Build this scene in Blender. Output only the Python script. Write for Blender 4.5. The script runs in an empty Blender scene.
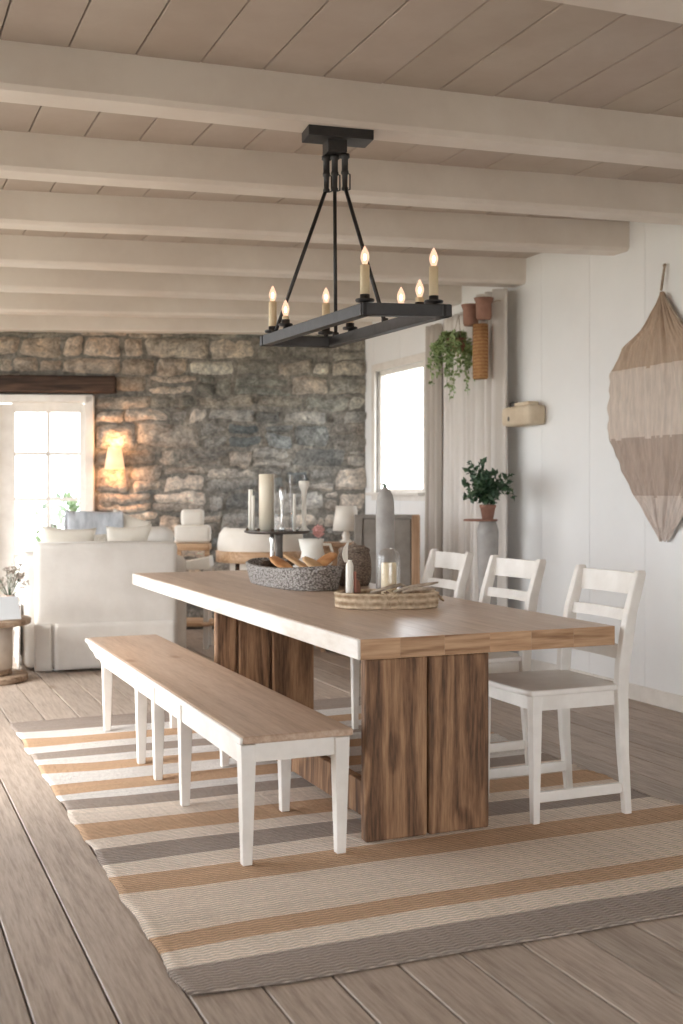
import bpy, bmesh, math, random
from mathutils import Vector, Matrix, noise
random.seed(7)
PI = math.pi
scn = bpy.context.scene
COL = scn.collection
RNG = random.Random(11)
def U(a, b): return RNG.uniform(a, b)

# ------------------------------------------------------------------ colour
def lin(c):
    c = c / 255.0
    return c / 12.92 if c <= 0.04045 else ((c + 0.055) / 1.055) ** 2.4
def rgb(r, g, b): return (lin(r), lin(g), lin(b), 1.0)

# ------------------------------------------------------------------ mesh builder
class B:
    def __init__(self):
        self.bm = bmesh.new()
        self.tone = self.bm.loops.layers.float_color.new('tone')
    def paint(self, faces, c):
        if c is None: return
        c = tuple(c) if len(c) == 4 else tuple(c) + (1.0,)
        for f in faces:
            for l in f.loops: l[self.tone] = c
    def box(self, c, s, rot=(0, 0, 0), bev=0.0, seg=2, col=None, taper=None):
        m = Matrix.Translation(c) @ (Matrix.Rotation(rot[2], 4, 'Z') @ Matrix.Rotation(rot[1], 4, 'Y') @ Matrix.Rotation(rot[0], 4, 'X'))
        r = bmesh.ops.create_cube(self.bm, size=1.0)
        vs = r['verts']
        for v in vs:
            k = 1.0
            if taper is not None and v.co.z < 0: k = taper
            v.co = Vector((v.co.x * s[0] * k, v.co.y * s[1] * k, v.co.z * s[2]))
        bmesh.ops.transform(self.bm, matrix=m, verts=vs)
        faces = set(f for v in vs for f in v.link_faces)
        if bev > 0:
            es = list(set(e for v in vs for e in v.link_edges))
            rr = bmesh.ops.bevel(self.bm, geom=es, offset=bev, segments=seg, profile=0.5, affect='EDGES')
            faces = set(rr['faces']) | set(f for v in rr['verts'] for f in v.link_faces)
        self.paint(faces, col)
        return self
    def grid(self, fn, nu, nv, closeu=False, col=None, both=False):
        vs = [[self.bm.verts.new(fn(i / nu, j / nv)) for j in range(nv + 1)] for i in range(nu if closeu else nu + 1)]
        fs = []
        n = nu
        for i in range(n):
            a = vs[i]; b = vs[(i + 1) % len(vs)]
            for j in range(nv):
                try: f = self.bm.faces.new((a[j], b[j], b[j + 1], a[j + 1]))
                except ValueError: continue
                f.smooth = True
                if callable(col):
                    self.paint([f], col((i + .5) / nu, (j + .5) / nv))
                fs.append(f)
        if col is not None and not callable(col): self.paint(fs, col)
        return vs
    def lathe(self, prof, c=(0, 0, 0), n=24, axis=None, col=None, sx=1.0, sy=1.0):
        c = Vector(c)
        rings = []
        for (r, z) in prof:
            if r <= 1e-6: rings.append([self.bm.verts.new(c + Vector((0, 0, z)))])
            else: rings.append([self.bm.verts.new(c + Vector((r * math.cos(2 * PI * k / n) * sx, r * math.sin(2 * PI * k / n) * sy, z))) for k in range(n)])
        fs = []
        for a, b in zip(rings, rings[1:]):
            for k in range(n):
                k2 = (k + 1) % n
                if len(a) == 1 and len(b) == 1: continue
                if len(a) == 1: q = (a[0], b[k2], b[k])
                elif len(b) == 1: q = (a[k], a[k2], b[0])
                else: q = (a[k], a[k2], b[k2], b[k])
                f = self.bm.faces.new(q); f.smooth = True; fs.append(f)
        self.paint(fs, col)
        if axis is not None:
            q = Vector((0, 0, 1)).rotation_difference(Vector(axis)).to_matrix().to_4x4()
            m = Matrix.Translation(c) @ q @ Matrix.Translation(-c)
            bmesh.ops.transform(self.bm, matrix=m, verts=[v for r in rings for v in r])
        return self
    def cyl(self, c, r, h, n=24, bev=0.0, r2=None, col=None):
        r2 = r if r2 is None else r2
        b = min(bev, r * .45, h * .45)
        prof = [(0, 0), (r - b, 0), (r, b), (r2, h - b), (r2 - b, h), (0, h)] if b > 0 else [(0, 0), (r, 0), (r2, h), (0, h)]
        return self.lathe(prof, c, n, col=col)
    def tube(self, pts, r, n=8, col=None, cap=True):
        pts = [Vector(p) for p in pts]
        rs = r if isinstance(r, (list, tuple)) else [r] * len(pts)
        rings = []; up = None
        for i, p in enumerate(pts):
            d = (pts[min(i + 1, len(pts) - 1)] - pts[max(i - 1, 0)]).normalized()
            if up is None: up = Vector((0, 0, 1)) if abs(d.z) < .9 else Vector((1, 0, 0))
            s = d.cross(up).normalized(); u2 = s.cross(d).normalized(); up = u2
            rings.append([self.bm.verts.new(p + (s * math.cos(2 * PI * k / n) + u2 * math.sin(2 * PI * k / n)) * rs[i]) for k in range(n)])
        fs = []
        for a, b in zip(rings, rings[1:]):
            for k in range(n):
                f = self.bm.faces.new((a[k], a[(k + 1) % n], b[(k + 1) % n], b[k])); f.smooth = True; fs.append(f)
        if cap:
            fs.append(self.bm.faces.new(rings[0][::-1])); fs.append(self.bm.faces.new(rings[-1]))
        self.paint(fs, col)
        return self
    def blob(self, c, s, nu=16, nv=10, amp=0.0, fr=3.0, rot=0.0, p=1.0, col=None, seed=0):
        c = Vector(c); R = Matrix.Rotation(rot, 3, 'Z')
        rings = []
        for j in range(nv + 1):
            th = PI * j / nv
            if j in (0, nv):
                rings.append([self.bm.verts.new(c + Vector((0, 0, s[2] * math.cos(th))))]); continue
            ring = []
            for k in range(nu):
                ph = 2 * PI * k / nu
                def sp(x): return math.copysign(abs(x) ** p, x)
                d = Vector((sp(math.cos(ph)) * sp(math.sin(th)), sp(math.sin(ph)) * sp(math.sin(th)), sp(math.cos(th))))
                q = 1 + amp * noise.noise(d * fr + Vector((seed, seed * 2.1, 0)))
                ring.append(self.bm.verts.new(c + R @ Vector((d.x * s[0] * q, d.y * s[1] * q, d.z * s[2] * q))))
            rings.append(ring)
        fs = []
        for a, b in zip(rings, rings[1:]):
            for k in range(nu):
                k2 = (k + 1) % nu
                if len(a) == 1: q = (a[0], b[k], b[k2])
                elif len(b) == 1: q = (a[k2], a[k], b[0])
                else: q = (a[k2], a[k], b[k], b[k2])
                f = self.bm.faces.new(q); f.smooth = True; fs.append(f)
        self.paint(fs, col)
        return self
    def prism(self, pts, z0, z1, bev=0.0, col=None, axis='Z'):
        def P(x, y, z): return Vector((x, y, z)) if axis == 'Z' else (Vector((x, z, y)) if axis == 'Y' else Vector((z, x, y)))
        a = [self.bm.verts.new(P(x, y, z0)) for x, y in pts]; b = [self.bm.verts.new(P(x, y, z1)) for x, y in pts]
        n = len(pts)
        fs = [self.bm.faces.new(a[::-1]), self.bm.faces.new(b)]
        for k in range(n): fs.append(self.bm.faces.new((a[k], a[(k + 1) % n], b[(k + 1) % n], b[k])))
        bmesh.ops.recalc_face_normals(self.bm, faces=fs)
        if bev:
            es = list(set(e for f in fs for e in f.edges))
            rr = bmesh.ops.bevel(self.bm, geom=es, offset=bev, segments=2, profile=.5, affect='EDGES')
            fs = rr['faces']
        self.paint(fs, col)
        return self
    def obj(self, name, mat, parent=None, loc=None, rotz=0, smooth=None, solid=None, recalc=False):
        if recalc: bmesh.ops.recalc_face_normals(self.bm, faces=self.bm.faces)
        me = bpy.data.meshes.new(name); self.bm.to_mesh(me); self.bm.free()
        o = bpy.data.objects.new(name, me); COL.objects.link(o)
        me.materials.append(mat)
        if smooth is not None:
            for p in me.polygons: p.use_smooth = smooth
        if parent is not None: o.parent = parent
        if loc is not None: o.location = loc
        if rotz: o.rotation_euler = (0, 0, rotz)
        if solid:
            md = o.modifiers.new('thickness', 'SOLIDIFY'); md.thickness = solid; md.offset = 0
        return o

def thing(name, label, cat, loc=(0, 0, 0), rotz=0, group=None):
    o = bpy.data.objects.new(name, None); COL.objects.link(o)
    o.empty_display_size = .1
    o.location = loc; o.rotation_euler = (0, 0, rotz)
    o['label'] = label; o['category'] = cat
    if group: o['group'] = group
    return o
def tag(o, label, cat, group=None):
    o['label'] = label; o['category'] = cat
    if group: o['group'] = group
    return o
def struct(o):
    o['kind'] = 'structure'; return o
def dup(root, loc, rotz, label, group=None):
    r = root.copy(); COL.objects.link(r); r.location = loc; r.rotation_euler = (0, 0, rotz); r['label'] = label
    if group: r['group'] = group
    for ch in list(root.children):
        c = ch.copy(); COL.objects.link(c); c.parent = r
        for g in list(ch.children):
            d = g.copy(); COL.objects.link(d); d.parent = c
    return r

# ------------------------------------------------------------------ materials
def base(name):
    m = bpy.data.materials.new(name); m.use_nodes = True
    nt = m.node_tree; bs = nt.nodes['Principled BSDF']
    return m, nt, bs
def N(nt, t, **kw):
    n = nt.nodes.new(t)
    for k, v in kw.items():
        if k in n.inputs: n.inputs[k].default_value = v
        else: setattr(n, k, v)
    return n
def ramp(nt, stops):
    r = nt.nodes.new('ShaderNodeValToRGB'); el = r.color_ramp.elements
    while len(el) < len(stops): el.new(.5)
    for e, (p, c) in zip(el, stops): e.position = p; e.color = c
    return r
def M(name, c1, c2=None, scale=6, rough=.75, bump=.0, bscale=60, stretch=(1, 1, 1), tone=False, metal=0, spec=.5, lo=.35, hi=.65, detail=5, sheen=0):
    m, nt, bs = base(name); L = nt.links.new
    tc = N(nt, 'ShaderNodeTexCoord'); mp = N(nt, 'ShaderNodeMapping'); mp.inputs['Scale'].default_value = stretch
    L(tc.outputs['Object'], mp.inputs['Vector'])
    nz = N(nt, 'ShaderNodeTexNoise', Scale=scale, Detail=detail, Roughness=.6); L(mp.outputs[0], nz.inputs['Vector'])
    rp = ramp(nt, [(lo, c1), (hi, c2 or c1)]); L(nz.outputs['Fac'], rp.inputs[0])
    out = rp.outputs[0]
    if tone:
        at = N(nt, 'ShaderNodeAttribute', attribute_name='tone')
        mx = N(nt, 'ShaderNodeMix', data_type='RGBA', blend_type='MULTIPLY'); mx.inputs[0].default_value = 1
        L(out, mx.inputs[6]); L(at.outputs['Color'], mx.inputs[7]); out = mx.outputs[2]
    L(out, bs.inputs['Base Color'])
    bs.inputs['Roughness'].default_value = rough; bs.inputs['Metallic'].default_value = metal
    bs.inputs['Specular IOR Level'].default_value = spec
    if sheen: bs.inputs['Sheen Weight'].default_value = sheen
    if bump:
        n2 = N(nt, 'ShaderNodeTexNoise', Scale=bscale, Detail=4); L(mp.outputs[0], n2.inputs['Vector'])
        bp = N(nt, 'ShaderNodeBump', Strength=bump, Distance=.01); L(n2.outputs['Fac'], bp.inputs['Height']); L(bp.outputs[0], bs.inputs['Normal'])
    return m
def wood(name, dark, mid, light, axis=1, rough=.6, bump=.25, knots=.0, fine=55, coarse=7, spec=.4, tone=True, st=.07, knot=(.02, .012, .008, 1), kscale=2.6, sw_=.13):
    m, nt, bs = base(name); L = nt.links.new
    tc = N(nt, 'ShaderNodeTexCoord'); at = N(nt, 'ShaderNodeAttribute', attribute_name='tone')
    vm = N(nt, 'ShaderNodeVectorMath', operation='MULTIPLY_ADD')
    L(at.outputs['Color'], vm.inputs[0]); vm.inputs[1].default_value = (37, 53, 41); L(tc.outputs['Object'], vm.inputs[2])
    src = vm.outputs[0] if tone else tc.outputs['Object']
    s = [1, 1, 1]; s[axis] = st
    # knot warp
    kn = N(nt, 'ShaderNodeTexVoronoi', Scale=kscale); ks = [1, 1, 1]; ks[axis] = .5
    mk = N(nt, 'ShaderNodeMapping'); mk.inputs['Scale'].default_value = ks; L(src, mk.inputs[0]); L(mk.outputs[0], kn.inputs['Vector'])
    mp = N(nt, 'ShaderNodeMapping'); mp.inputs['Scale'].default_value = s; L(src, mp.inputs[0])
    n1 = N(nt, 'ShaderNodeTexNoise', Scale=coarse, Detail=3, Distortion=1.4); L(mp.outputs[0], n1.inputs['Vector'])
    n2 = N(nt, 'ShaderNodeTexNoise', Scale=fine, Detail=5, Roughness=.65); L(mp.outputs[0], n2.inputs['Vector'])
    wv = N(nt, 'ShaderNodeMath', operation='MULTIPLY_ADD'); L(n1.outputs['Fac'], wv.inputs[0]); wv.inputs[1].default_value = 26
    kk = N(nt, 'ShaderNodeMapRange'); L(kn.outputs['Distance'], kk.inputs[0]); kk.inputs[1].default_value = 0; kk.inputs[2].default_value = .28; kk.inputs[3].default_value = 6 * knots; kk.inputs[4].default_value = 0
    L(kk.outputs[0], wv.inputs[2])
    sn = N(nt, 'ShaderNodeMath', operation='SINE'); L(wv.outputs[0], sn.inputs[0])
    ad = N(nt, 'ShaderNodeMath', operation='MULTIPLY_ADD'); L(sn.outputs[0], ad.inputs[0]); ad.inputs[1].default_value = sw_
    ma = N(nt, 'ShaderNodeMath', operation='MULTIPLY_ADD'); L(n2.outputs['Fac'], ma.inputs[0]); ma.inputs[1].default_value = .75; ma.inputs[2].default_value = .12
    L(ma.outputs[0], ad.inputs[2])
    rp = ramp(nt, [(.28, dark), (.5, mid), (.72, light)]); L(ad.outputs[0], rp.inputs[0])
    out = rp.outputs[0]
    if knots:
        kr = N(nt, 'ShaderNodeMapRange'); L(kn.outputs['Distance'], kr.inputs[0]); kr.inputs[1].default_value = .03; kr.inputs[2].default_value = .11; kr.inputs[3].default_value = .85; kr.inputs[4].default_value = 0
        mx = N(nt, 'ShaderNodeMix', data_type='RGBA'); L(kr.outputs[0], mx.inputs[0]); L(out, mx.inputs[6]); mx.inputs[7].default_value = knot; out = mx.outputs[2]
    if tone:
        mr = N(nt, 'ShaderNodeMapRange'); L(at.outputs['Fac'], mr.inputs[0]); mr.inputs[3].default_value = .78; mr.inputs[4].default_value = 1.15
        cm = N(nt, 'ShaderNodeCombineColor'); 
        for i in range(3): L(mr.outputs[0], cm.inputs[i])
        m2 = N(nt, 'ShaderNodeMix', data_type='RGBA', blend_type='MULTIPLY'); m2.inputs[0].default_value = 1
        L(out, m2.inputs[6]); L(cm.outputs[0], m2.inputs[7]); out = m2.outputs[2]
    L(out, bs.inputs['Base Color']); bs.inputs['Roughness'].default_value = rough; bs.inputs['Specular IOR Level'].default_value = spec
    bp = N(nt, 'ShaderNodeBump', Strength=bump, Distance=.004); L(ad.outputs[0], bp.inputs['Height']); L(bp.outputs[0], bs.inputs['Normal'])
    return m
def emis(name, c, s):
    m, nt, bs = base(name); bs.inputs['Base Color'].default_value = c
    bs.inputs['Emission Color'].default_value = c; bs.inputs['Emission Strength'].default_value = s
    return m
def glass(name, c=(1, 1, 1, 1), rough=.02):
    m, nt, bs = base(name); L = nt.links.new
    # thin clear glass: mostly see-through with fresnel reflections
    out = nt.nodes['Material Output']; nt.nodes.remove(bs)
    tr = N(nt, 'ShaderNodeBsdfTransparent'); tr.inputs[0].default_value = c
    gl = N(nt, 'ShaderNodeBsdfGlossy'); gl.inputs['Roughness'].default_value = rough
    fr = N(nt, 'ShaderNodeLayerWeight'); fr.inputs[0].default_value = .5
    pw = N(nt, 'ShaderNodeMath', operation='POWER'); L(fr.outputs['Facing'], pw.inputs[0]); pw.inputs[1].default_value = 4.0
    ml = N(nt, 'ShaderNodeMath', operation='MULTIPLY_ADD'); L(pw.outputs[0], ml.inputs[0]); ml.inputs[1].default_value = .7; ml.inputs[2].default_value = .035
    mx = N(nt, 'ShaderNodeMixShader'); L(ml.outputs[0], mx.inputs[0]); L(tr.outputs[0], mx.inputs[1]); L(gl.outputs[0], mx.inputs[2]); L(mx.outputs[0], out.inputs[0])
    return m
def weave(name, c1, c2, sc=90, rough=.95, bump=.9, tone=False, zig=True, dist=.006, amp=.22):
    """woven / braided surface: chevron strands"""
    m, nt, bs = base(name); L = nt.links.new
    tc = N(nt, 'ShaderNodeTexCoord')
    sx = N(nt, 'ShaderNodeSeparateXYZ'); L(tc.outputs['Object'], sx.inputs[0])
    def math_(op, a, b=None, c=None):
        n = N(nt, 'ShaderNodeMath', operation=op)
        for i, v in enumerate((a, b, c)):
            if v is None: continue
            if isinstance(v, (int, float)): n.inputs[i].default_value = v
            else: L(v, n.inputs[i])
        return n.outputs[0]
    # zigzag: y + |frac(x*k)-.5|
    if zig:
        zx = math_('PINGPONG', math_('MULTIPLY', sx.outputs[0], sc * .55), 1.0)
        v = math_('SINE', math_('MULTIPLY_ADD', sx.outputs[1], sc * 6, math_('MULTIPLY', zx, 3.0)))
    else:
        hz = math_('MULTIPLY', sx.outputs[2], sc * 4.0)
        ring = math_('MULTIPLY', math_('ADD', sx.outputs[0], sx.outputs[1]), sc * 1.6)
        v = math_('MULTIPLY', math_('SINE', hz), math_('MULTIPLY_ADD', math_('SINE', ring), .35, .8))
    nz = N(nt, 'ShaderNodeTexNoise', Scale=sc * 1.1, Detail=3); L(tc.outputs['Object'], nz.inputs['Vector'])
    big = N(nt, 'ShaderNodeTexNoise', Scale=3.5, Detail=3); L(tc.outputs['Object'], big.inputs['Vector'])
    f = math_('ADD', math_('MULTIPLY_ADD', v, amp, math_('MULTIPLY', nz.outputs['Fac'], .7)), math_('MULTIPLY_ADD', big.outputs['Fac'], .5, -.1))
    rp = ramp(nt, [(.2, c1), (.9, c2)]); L(f, rp.inputs[0]); out = rp.outputs[0]
    if tone:
        at = N(nt, 'ShaderNodeAttribute', attribute_name='tone')
        mx = N(nt, 'ShaderNodeMix', data_type='RGBA', blend_type='MULTIPLY'); mx.inputs[0].default_value = 1
        L(out, mx.inputs[6]); L(at.outputs['Color'], mx.inputs[7]); out = mx.outputs[2]
    L(out, bs.inputs['Base Color']); bs.inputs['Roughness'].default_value = rough; bs.inputs['Specular IOR Level'].default_value = .15
    bp = N(nt, 'ShaderNodeBump', Strength=bump, Distance=dist); L(f, bp.inputs['Height']); L(bp.outputs[0], bs.inputs['Normal'])
    return m

def rope(name, c1, c2, sc, st=(1, 1, 1.6)):
    m, nt, bs = base(name); L = nt.links.new
    tc = N(nt, 'ShaderNodeTexCoord'); mp = N(nt, 'ShaderNodeMapping'); mp.inputs['Scale'].default_value = st; L(tc.outputs['Object'], mp.inputs[0])
    v = N(nt, 'ShaderNodeTexVoronoi', Scale=sc); L(mp.outputs[0], v.inputs['Vector'])
    rp = ramp(nt, [(.15, c2), (.75, c1)]); L(v.outputs['Distance'], rp.inputs[0]); L(rp.outputs[0], bs.inputs['Base Color'])
    bs.inputs['Roughness'].default_value = .9
    bp = N(nt, 'ShaderNodeBump', Strength=1.0, Distance=.008); bp.invert = True; L(v.outputs['Distance'], bp.inputs['Height']); L(bp.outputs[0], bs.inputs['Normal'])
    return m
m_floor = wood('weathered floor boards', rgb(134, 117, 104), rgb(174, 158, 144), rgb(196, 181, 168), 1, rough=.5, bump=.2, knots=.3, fine=95, coarse=9, st=.06, knot=rgb(130, 110, 94), kscale=2.0, sw_=.03)
m_under = M('dark gap under boards', rgb(45, 36, 30), rough=1)
m_ceil = M('painted ceiling boards', rgb(184, 170, 158), rgb(193, 181, 170), 3, rough=.7, tone=True, bump=.08, bscale=12)
m_beam = M('painted beams', rgb(220, 210, 200), rgb(230, 222, 213), 2.5, rough=.55, bump=.12, bscale=9)
m_wall = M('white painted boarding', rgb(238, 238, 237), rgb(242, 242, 241), 2, rough=.6, bump=.05, bscale=20)
m_stone = None
m_tabletop = wood('honey oak tabletop', rgb(176, 150, 128), rgb(200, 175, 154), rgb(214, 192, 173), 1, rough=.36, bump=.1, knots=.3, fine=80, coarse=4, spec=.5, knot=rgb(160, 120, 88), sw_=.07)
m_tabend = wood('end grain of the tabletop', rgb(140, 104, 76), rgb(180, 142, 108), rgb(202, 166, 132), 0, rough=.6, bump=.25, knots=.5, fine=70, coarse=7, knot=rgb(120, 82, 55))
m_reclaim = wood('reclaimed pine planks', rgb(84, 60, 43), rgb(138, 103, 75), rgb(176, 138, 104), 2, rough=.65, bump=.8, knots=1.3, fine=85, coarse=4.5, st=.08, knot=rgb(50, 33, 25), kscale=4.2, sw_=.13)
m_white = M('worn white paint', rgb(226, 220, 212), rgb(238, 233, 226), 7, rough=.45, bump=.1, bscale=40)
m_litedge = M('wood edge painted as side lit', rgb(214, 203, 190), rgb(243, 238, 232), 9, rough=.5, bump=.4, bscale=30, stretch=(1, .25, 1))  # pale tones stand in for strong side light on the wood
m_benchtop = wood('bench seat oak', rgb(172, 144, 120), rgb(196, 168, 145), rgb(210, 186, 165), 1, rough=.4, bump=.1, knots=.3, fine=80, sw_=.07, coarse=4, knot=rgb(150, 112, 82))
m_black = M('dark iron', rgb(52, 50, 50), rgb(62, 60, 60), 20, rough=.42, metal=.4, bump=.05)
m_wax = M('cream candle sleeve', rgb(226, 206, 168), rgb(232, 214, 180), 10, rough=.5)
m_waxw = M('white wax', rgb(238, 232, 220), rgb(242, 237, 228), 8, rough=.45)
m_wax2 = M('pale cream wax', rgb(236, 224, 202), rgb(240, 230, 210), 8, rough=.5)
m_cream = M('cream upholstery', rgb(228, 220, 208), rgb(236, 229, 219), 6, rough=.9, bump=.2, bscale=200)
m_linen = M('off white linen slipcover', rgb(214, 208, 200), rgb(226, 221, 214), 3.5, rough=.95, bump=.3, bscale=150)
m_woodlt = wood('light oak', rgb(176, 138, 104), rgb(198, 162, 128), rgb(212, 180, 148), 0, tone=False, rough=.5, bump=.1)
m_wooddk = wood('dark aged oak', rgb(38, 27, 21), rgb(66, 48, 38), rgb(92, 70, 56), 0, tone=False, rough=.8, bump=.6)
m_glass = glass('clear glass')
m_green = M('leaf green', rgb(118, 142, 88), rgb(156, 174, 120), 14, rough=.55)
m_greend = M('dark leaf green', rgb(40, 66, 46), rgb(70, 98, 66), 14, rough=.45)
m_terra = M('terracotta', rgb(142, 102, 86), rgb(162, 122, 104), 12, rough=.85, bump=.1)
m_rattan = weave('rattan', rgb(140, 100, 66), rgb(196, 152, 108), sc=60, zig=False)
m_grey_basket = rope('grey braided rope', rgb(108, 101, 96), rgb(206, 200, 195), 80)
m_grey_basket2 = None

# ------------------------------------------------------------------ room
YF, YB = -2.6, 12.75          # behind the camera .. past the stone wall
XL, XR = -1.6, 4.6
# stone wall frame
SA = Vector((-1.67, 12.445, 0)); SD = Vector((.9503, -.3113, 0)); SN = Vector((-.3113, -.9503, 0))
SROT = math.atan2(SD.y, SD.x)
def sw(u, out=0, z=0): return SA + SD * u + SN * out + Vector((0, 0, z))

b = B(); x = XL
while x < XR + .02:
    w = .2
    # a few boards are made of two lengths
    cuts = [YF]
    if RNG.random() < .45: cuts.append(U(-1, 10))
    cuts.append(YB)
    for y0, y1 in zip(cuts, cuts[1:]):
        t = U(.2, .9)
        b.box((x + w / 2, (y0 + y1) / 2, -.02 + U(-.0008, .0008)), (w - .006, y1 - y0 - .004, .04), bev=.003, seg=1, col=(t, U(0, 1), U(0, 1)))
    x += w
b.box(((XL + XR) / 2, (YF + YB) / 2, -.06), (XR - XL + .8, YB - YF + .6, .05), col=(0, 0, 0))
floor = struct(b.obj('floor', m_floor))

b = B(); x = XL
while x < XR:
    w = .262
    g = U(.94, 1.03)
    b.box((x + w / 2, (YF + YB) / 2, 3.1 + U(0, .004)), (w - .006, YB - YF, .03), bev=.003, seg=1, col=(g, g * U(.985, 1.0), g * U(.97, 1)))
    x += w
b.box(((XL + XR) / 2, (YF + YB) / 2, 3.15), (XR - XL + .8, YB - YF + .6, .05), col=(.25, .22, .2))
ceil = struct(b.obj('ceiling', m_ceil))

# beams: front bottom edge through two points, 0.19 deep, from left wall to right wall
def beam(k, p, q, depth=.19, zb=2.9):
    sl = (q[1] - p[1]) / (q[0] - p[0])
    x0, x1 = XL - .05, XR + .05
    ya, yb = p[1] + sl * (x0 - p[0]), p[1] + sl * (x1 - p[0])
    L_ = math.hypot(x1 - x0, yb - ya); a = math.atan2(yb - ya, x1 - x0)
    n = Vector((-math.sin(a), math.cos(a), 0))
    c = Vector(((x0 + x1) / 2, (ya + yb) / 2, 0)) + n * depth / 2
    b = B()
    segs = 14
    # hand hewn: slightly uneven box
    prof = [(-depth / 2 + .02, 0), (depth / 2 - .02, 0), (depth / 2, .02), (depth / 2, 3.09 - zb), (-depth / 2, 3.09 - zb), (-depth / 2, .02)]
    def fn(i, j):
        u = -L_ / 2 + L_ * j
        k6 = int(round(i * 6)) % 6
        y, z = prof[k6]
        wz = .006 * noise.noise(Vector((u * 1.3, k * 3.1, 0))) if z < .1 else 0
        wy = .008 * noise.noise(Vector((u * 1.1, k * 5.1, 4)))
        return Vector((u, y + wy, zb + z + wz))
    b.grid(fn, 6, segs, closeu=True)
    o = b.obj('trim_%d' % k, m_beam, loc=c, rotz=a, smooth=False, recalc=True)
    return struct(o)
beam(1, (.5, 3.02), (2.5, 2.94))
beam(2, (.499, 4.623), (3.556, 4.354))
beam(3, (.624, 5.779), (4.316, 5.285))
beam(4, (.746, 6.91), (4.468, 6.185))
beam(5, (.875, 8.106), (4.514, 7.431))
beam(6, (.986, 9.134), (4.418, 8.452))
beam(7, (1.117, 10.30), (4.6, 9.36))
beam(8, (.4, 1.7), (2.5, 1.66))
beam(9, (.4, .4), (2.5, .38))
# wall plate over the stone wall
b = B(); b.box((3.3, -.08, 2.985), (6.7, .2, .21), bev=.01)
pl = struct(b.obj('trim_10', m_beam, loc=SA, rotz=SROT))

# stone wall -------------------------------------------------------------
def stone_mat():
    m, nt, bs = base('rubble stone'); L = nt.links.new
    tc = N(nt, 'ShaderNodeTexCoord'); at = N(nt, 'ShaderNodeAttribute', attribute_name='tone')
    n1 = N(nt, 'ShaderNodeTexNoise', Scale=5, Detail=9, Roughness=.68, Distortion=.5); L(tc.outputs['Object'], n1.inputs['Vector'])
    n2 = N(nt, 'ShaderNodeTexNoise', Scale=24, Detail=6, Roughness=.7, Distortion=.8); L(tc.outputs['Object'], n2.inputs['Vector'])
    r1 = ramp(nt, [(.33, (.46, .46, .46, 1)), (.5, (.95, .95, .95, 1)), (.68, (1.6, 1.58, 1.52, 1))]); L(n1.outputs['Fac'], r1.inputs[0])
    r2 = ramp(nt, [(.36, (.38, .38, .38, 1)), (.52, (1, 1, 1, 1)), (.66, (1.5, 1.5, 1.48, 1))]); L(n2.outputs['Fac'], r2.inputs[0])
    a = N(nt, 'ShaderNodeMix', data_type='RGBA', blend_type='MULTIPLY'); a.inputs[0].default_value = .8
    L(at.outputs['Color'], a.inputs[6]); L(r1.outputs[0], a.inputs[7])
    c = N(nt, 'ShaderNodeMix', data_type='RGBA', blend_type='MULTIPLY'); c.inputs[0].default_value = .75
    L(a.outputs[2], c.inputs[6]); L(r2.outputs[0], c.inputs[7])
    L(c.outputs[2], bs.inputs['Base Color']); bs.inputs['Roughness'].default_value = .85
    bp = N(nt, 'ShaderNodeBump', Strength=1.0, Distance=.04); L(n2.outputs['Fac'], bp.inputs['Height']); L(bp.outputs[0], bs.inputs['Normal'])
    return m
m_stone = stone_mat()
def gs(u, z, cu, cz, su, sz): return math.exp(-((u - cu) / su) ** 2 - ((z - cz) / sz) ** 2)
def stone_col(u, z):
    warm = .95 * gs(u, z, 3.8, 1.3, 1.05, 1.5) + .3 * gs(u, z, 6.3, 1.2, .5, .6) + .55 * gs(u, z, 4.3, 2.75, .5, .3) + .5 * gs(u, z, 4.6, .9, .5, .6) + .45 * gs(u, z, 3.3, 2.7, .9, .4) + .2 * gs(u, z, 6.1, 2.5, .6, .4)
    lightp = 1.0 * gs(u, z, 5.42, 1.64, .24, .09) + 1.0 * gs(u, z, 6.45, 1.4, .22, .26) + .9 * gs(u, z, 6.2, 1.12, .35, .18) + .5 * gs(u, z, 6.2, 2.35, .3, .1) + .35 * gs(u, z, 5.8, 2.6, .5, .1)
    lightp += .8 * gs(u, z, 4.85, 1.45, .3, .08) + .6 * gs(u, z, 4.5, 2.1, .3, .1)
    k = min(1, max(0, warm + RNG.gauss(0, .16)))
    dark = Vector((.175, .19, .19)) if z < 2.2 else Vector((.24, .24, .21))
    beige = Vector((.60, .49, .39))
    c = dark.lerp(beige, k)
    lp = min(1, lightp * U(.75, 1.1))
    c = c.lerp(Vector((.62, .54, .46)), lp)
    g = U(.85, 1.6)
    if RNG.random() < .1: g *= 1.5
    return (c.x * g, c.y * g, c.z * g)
b = B()
HU0, HU1, HZ = 2.96, 3.95, 2.27
W = 6.62
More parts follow.
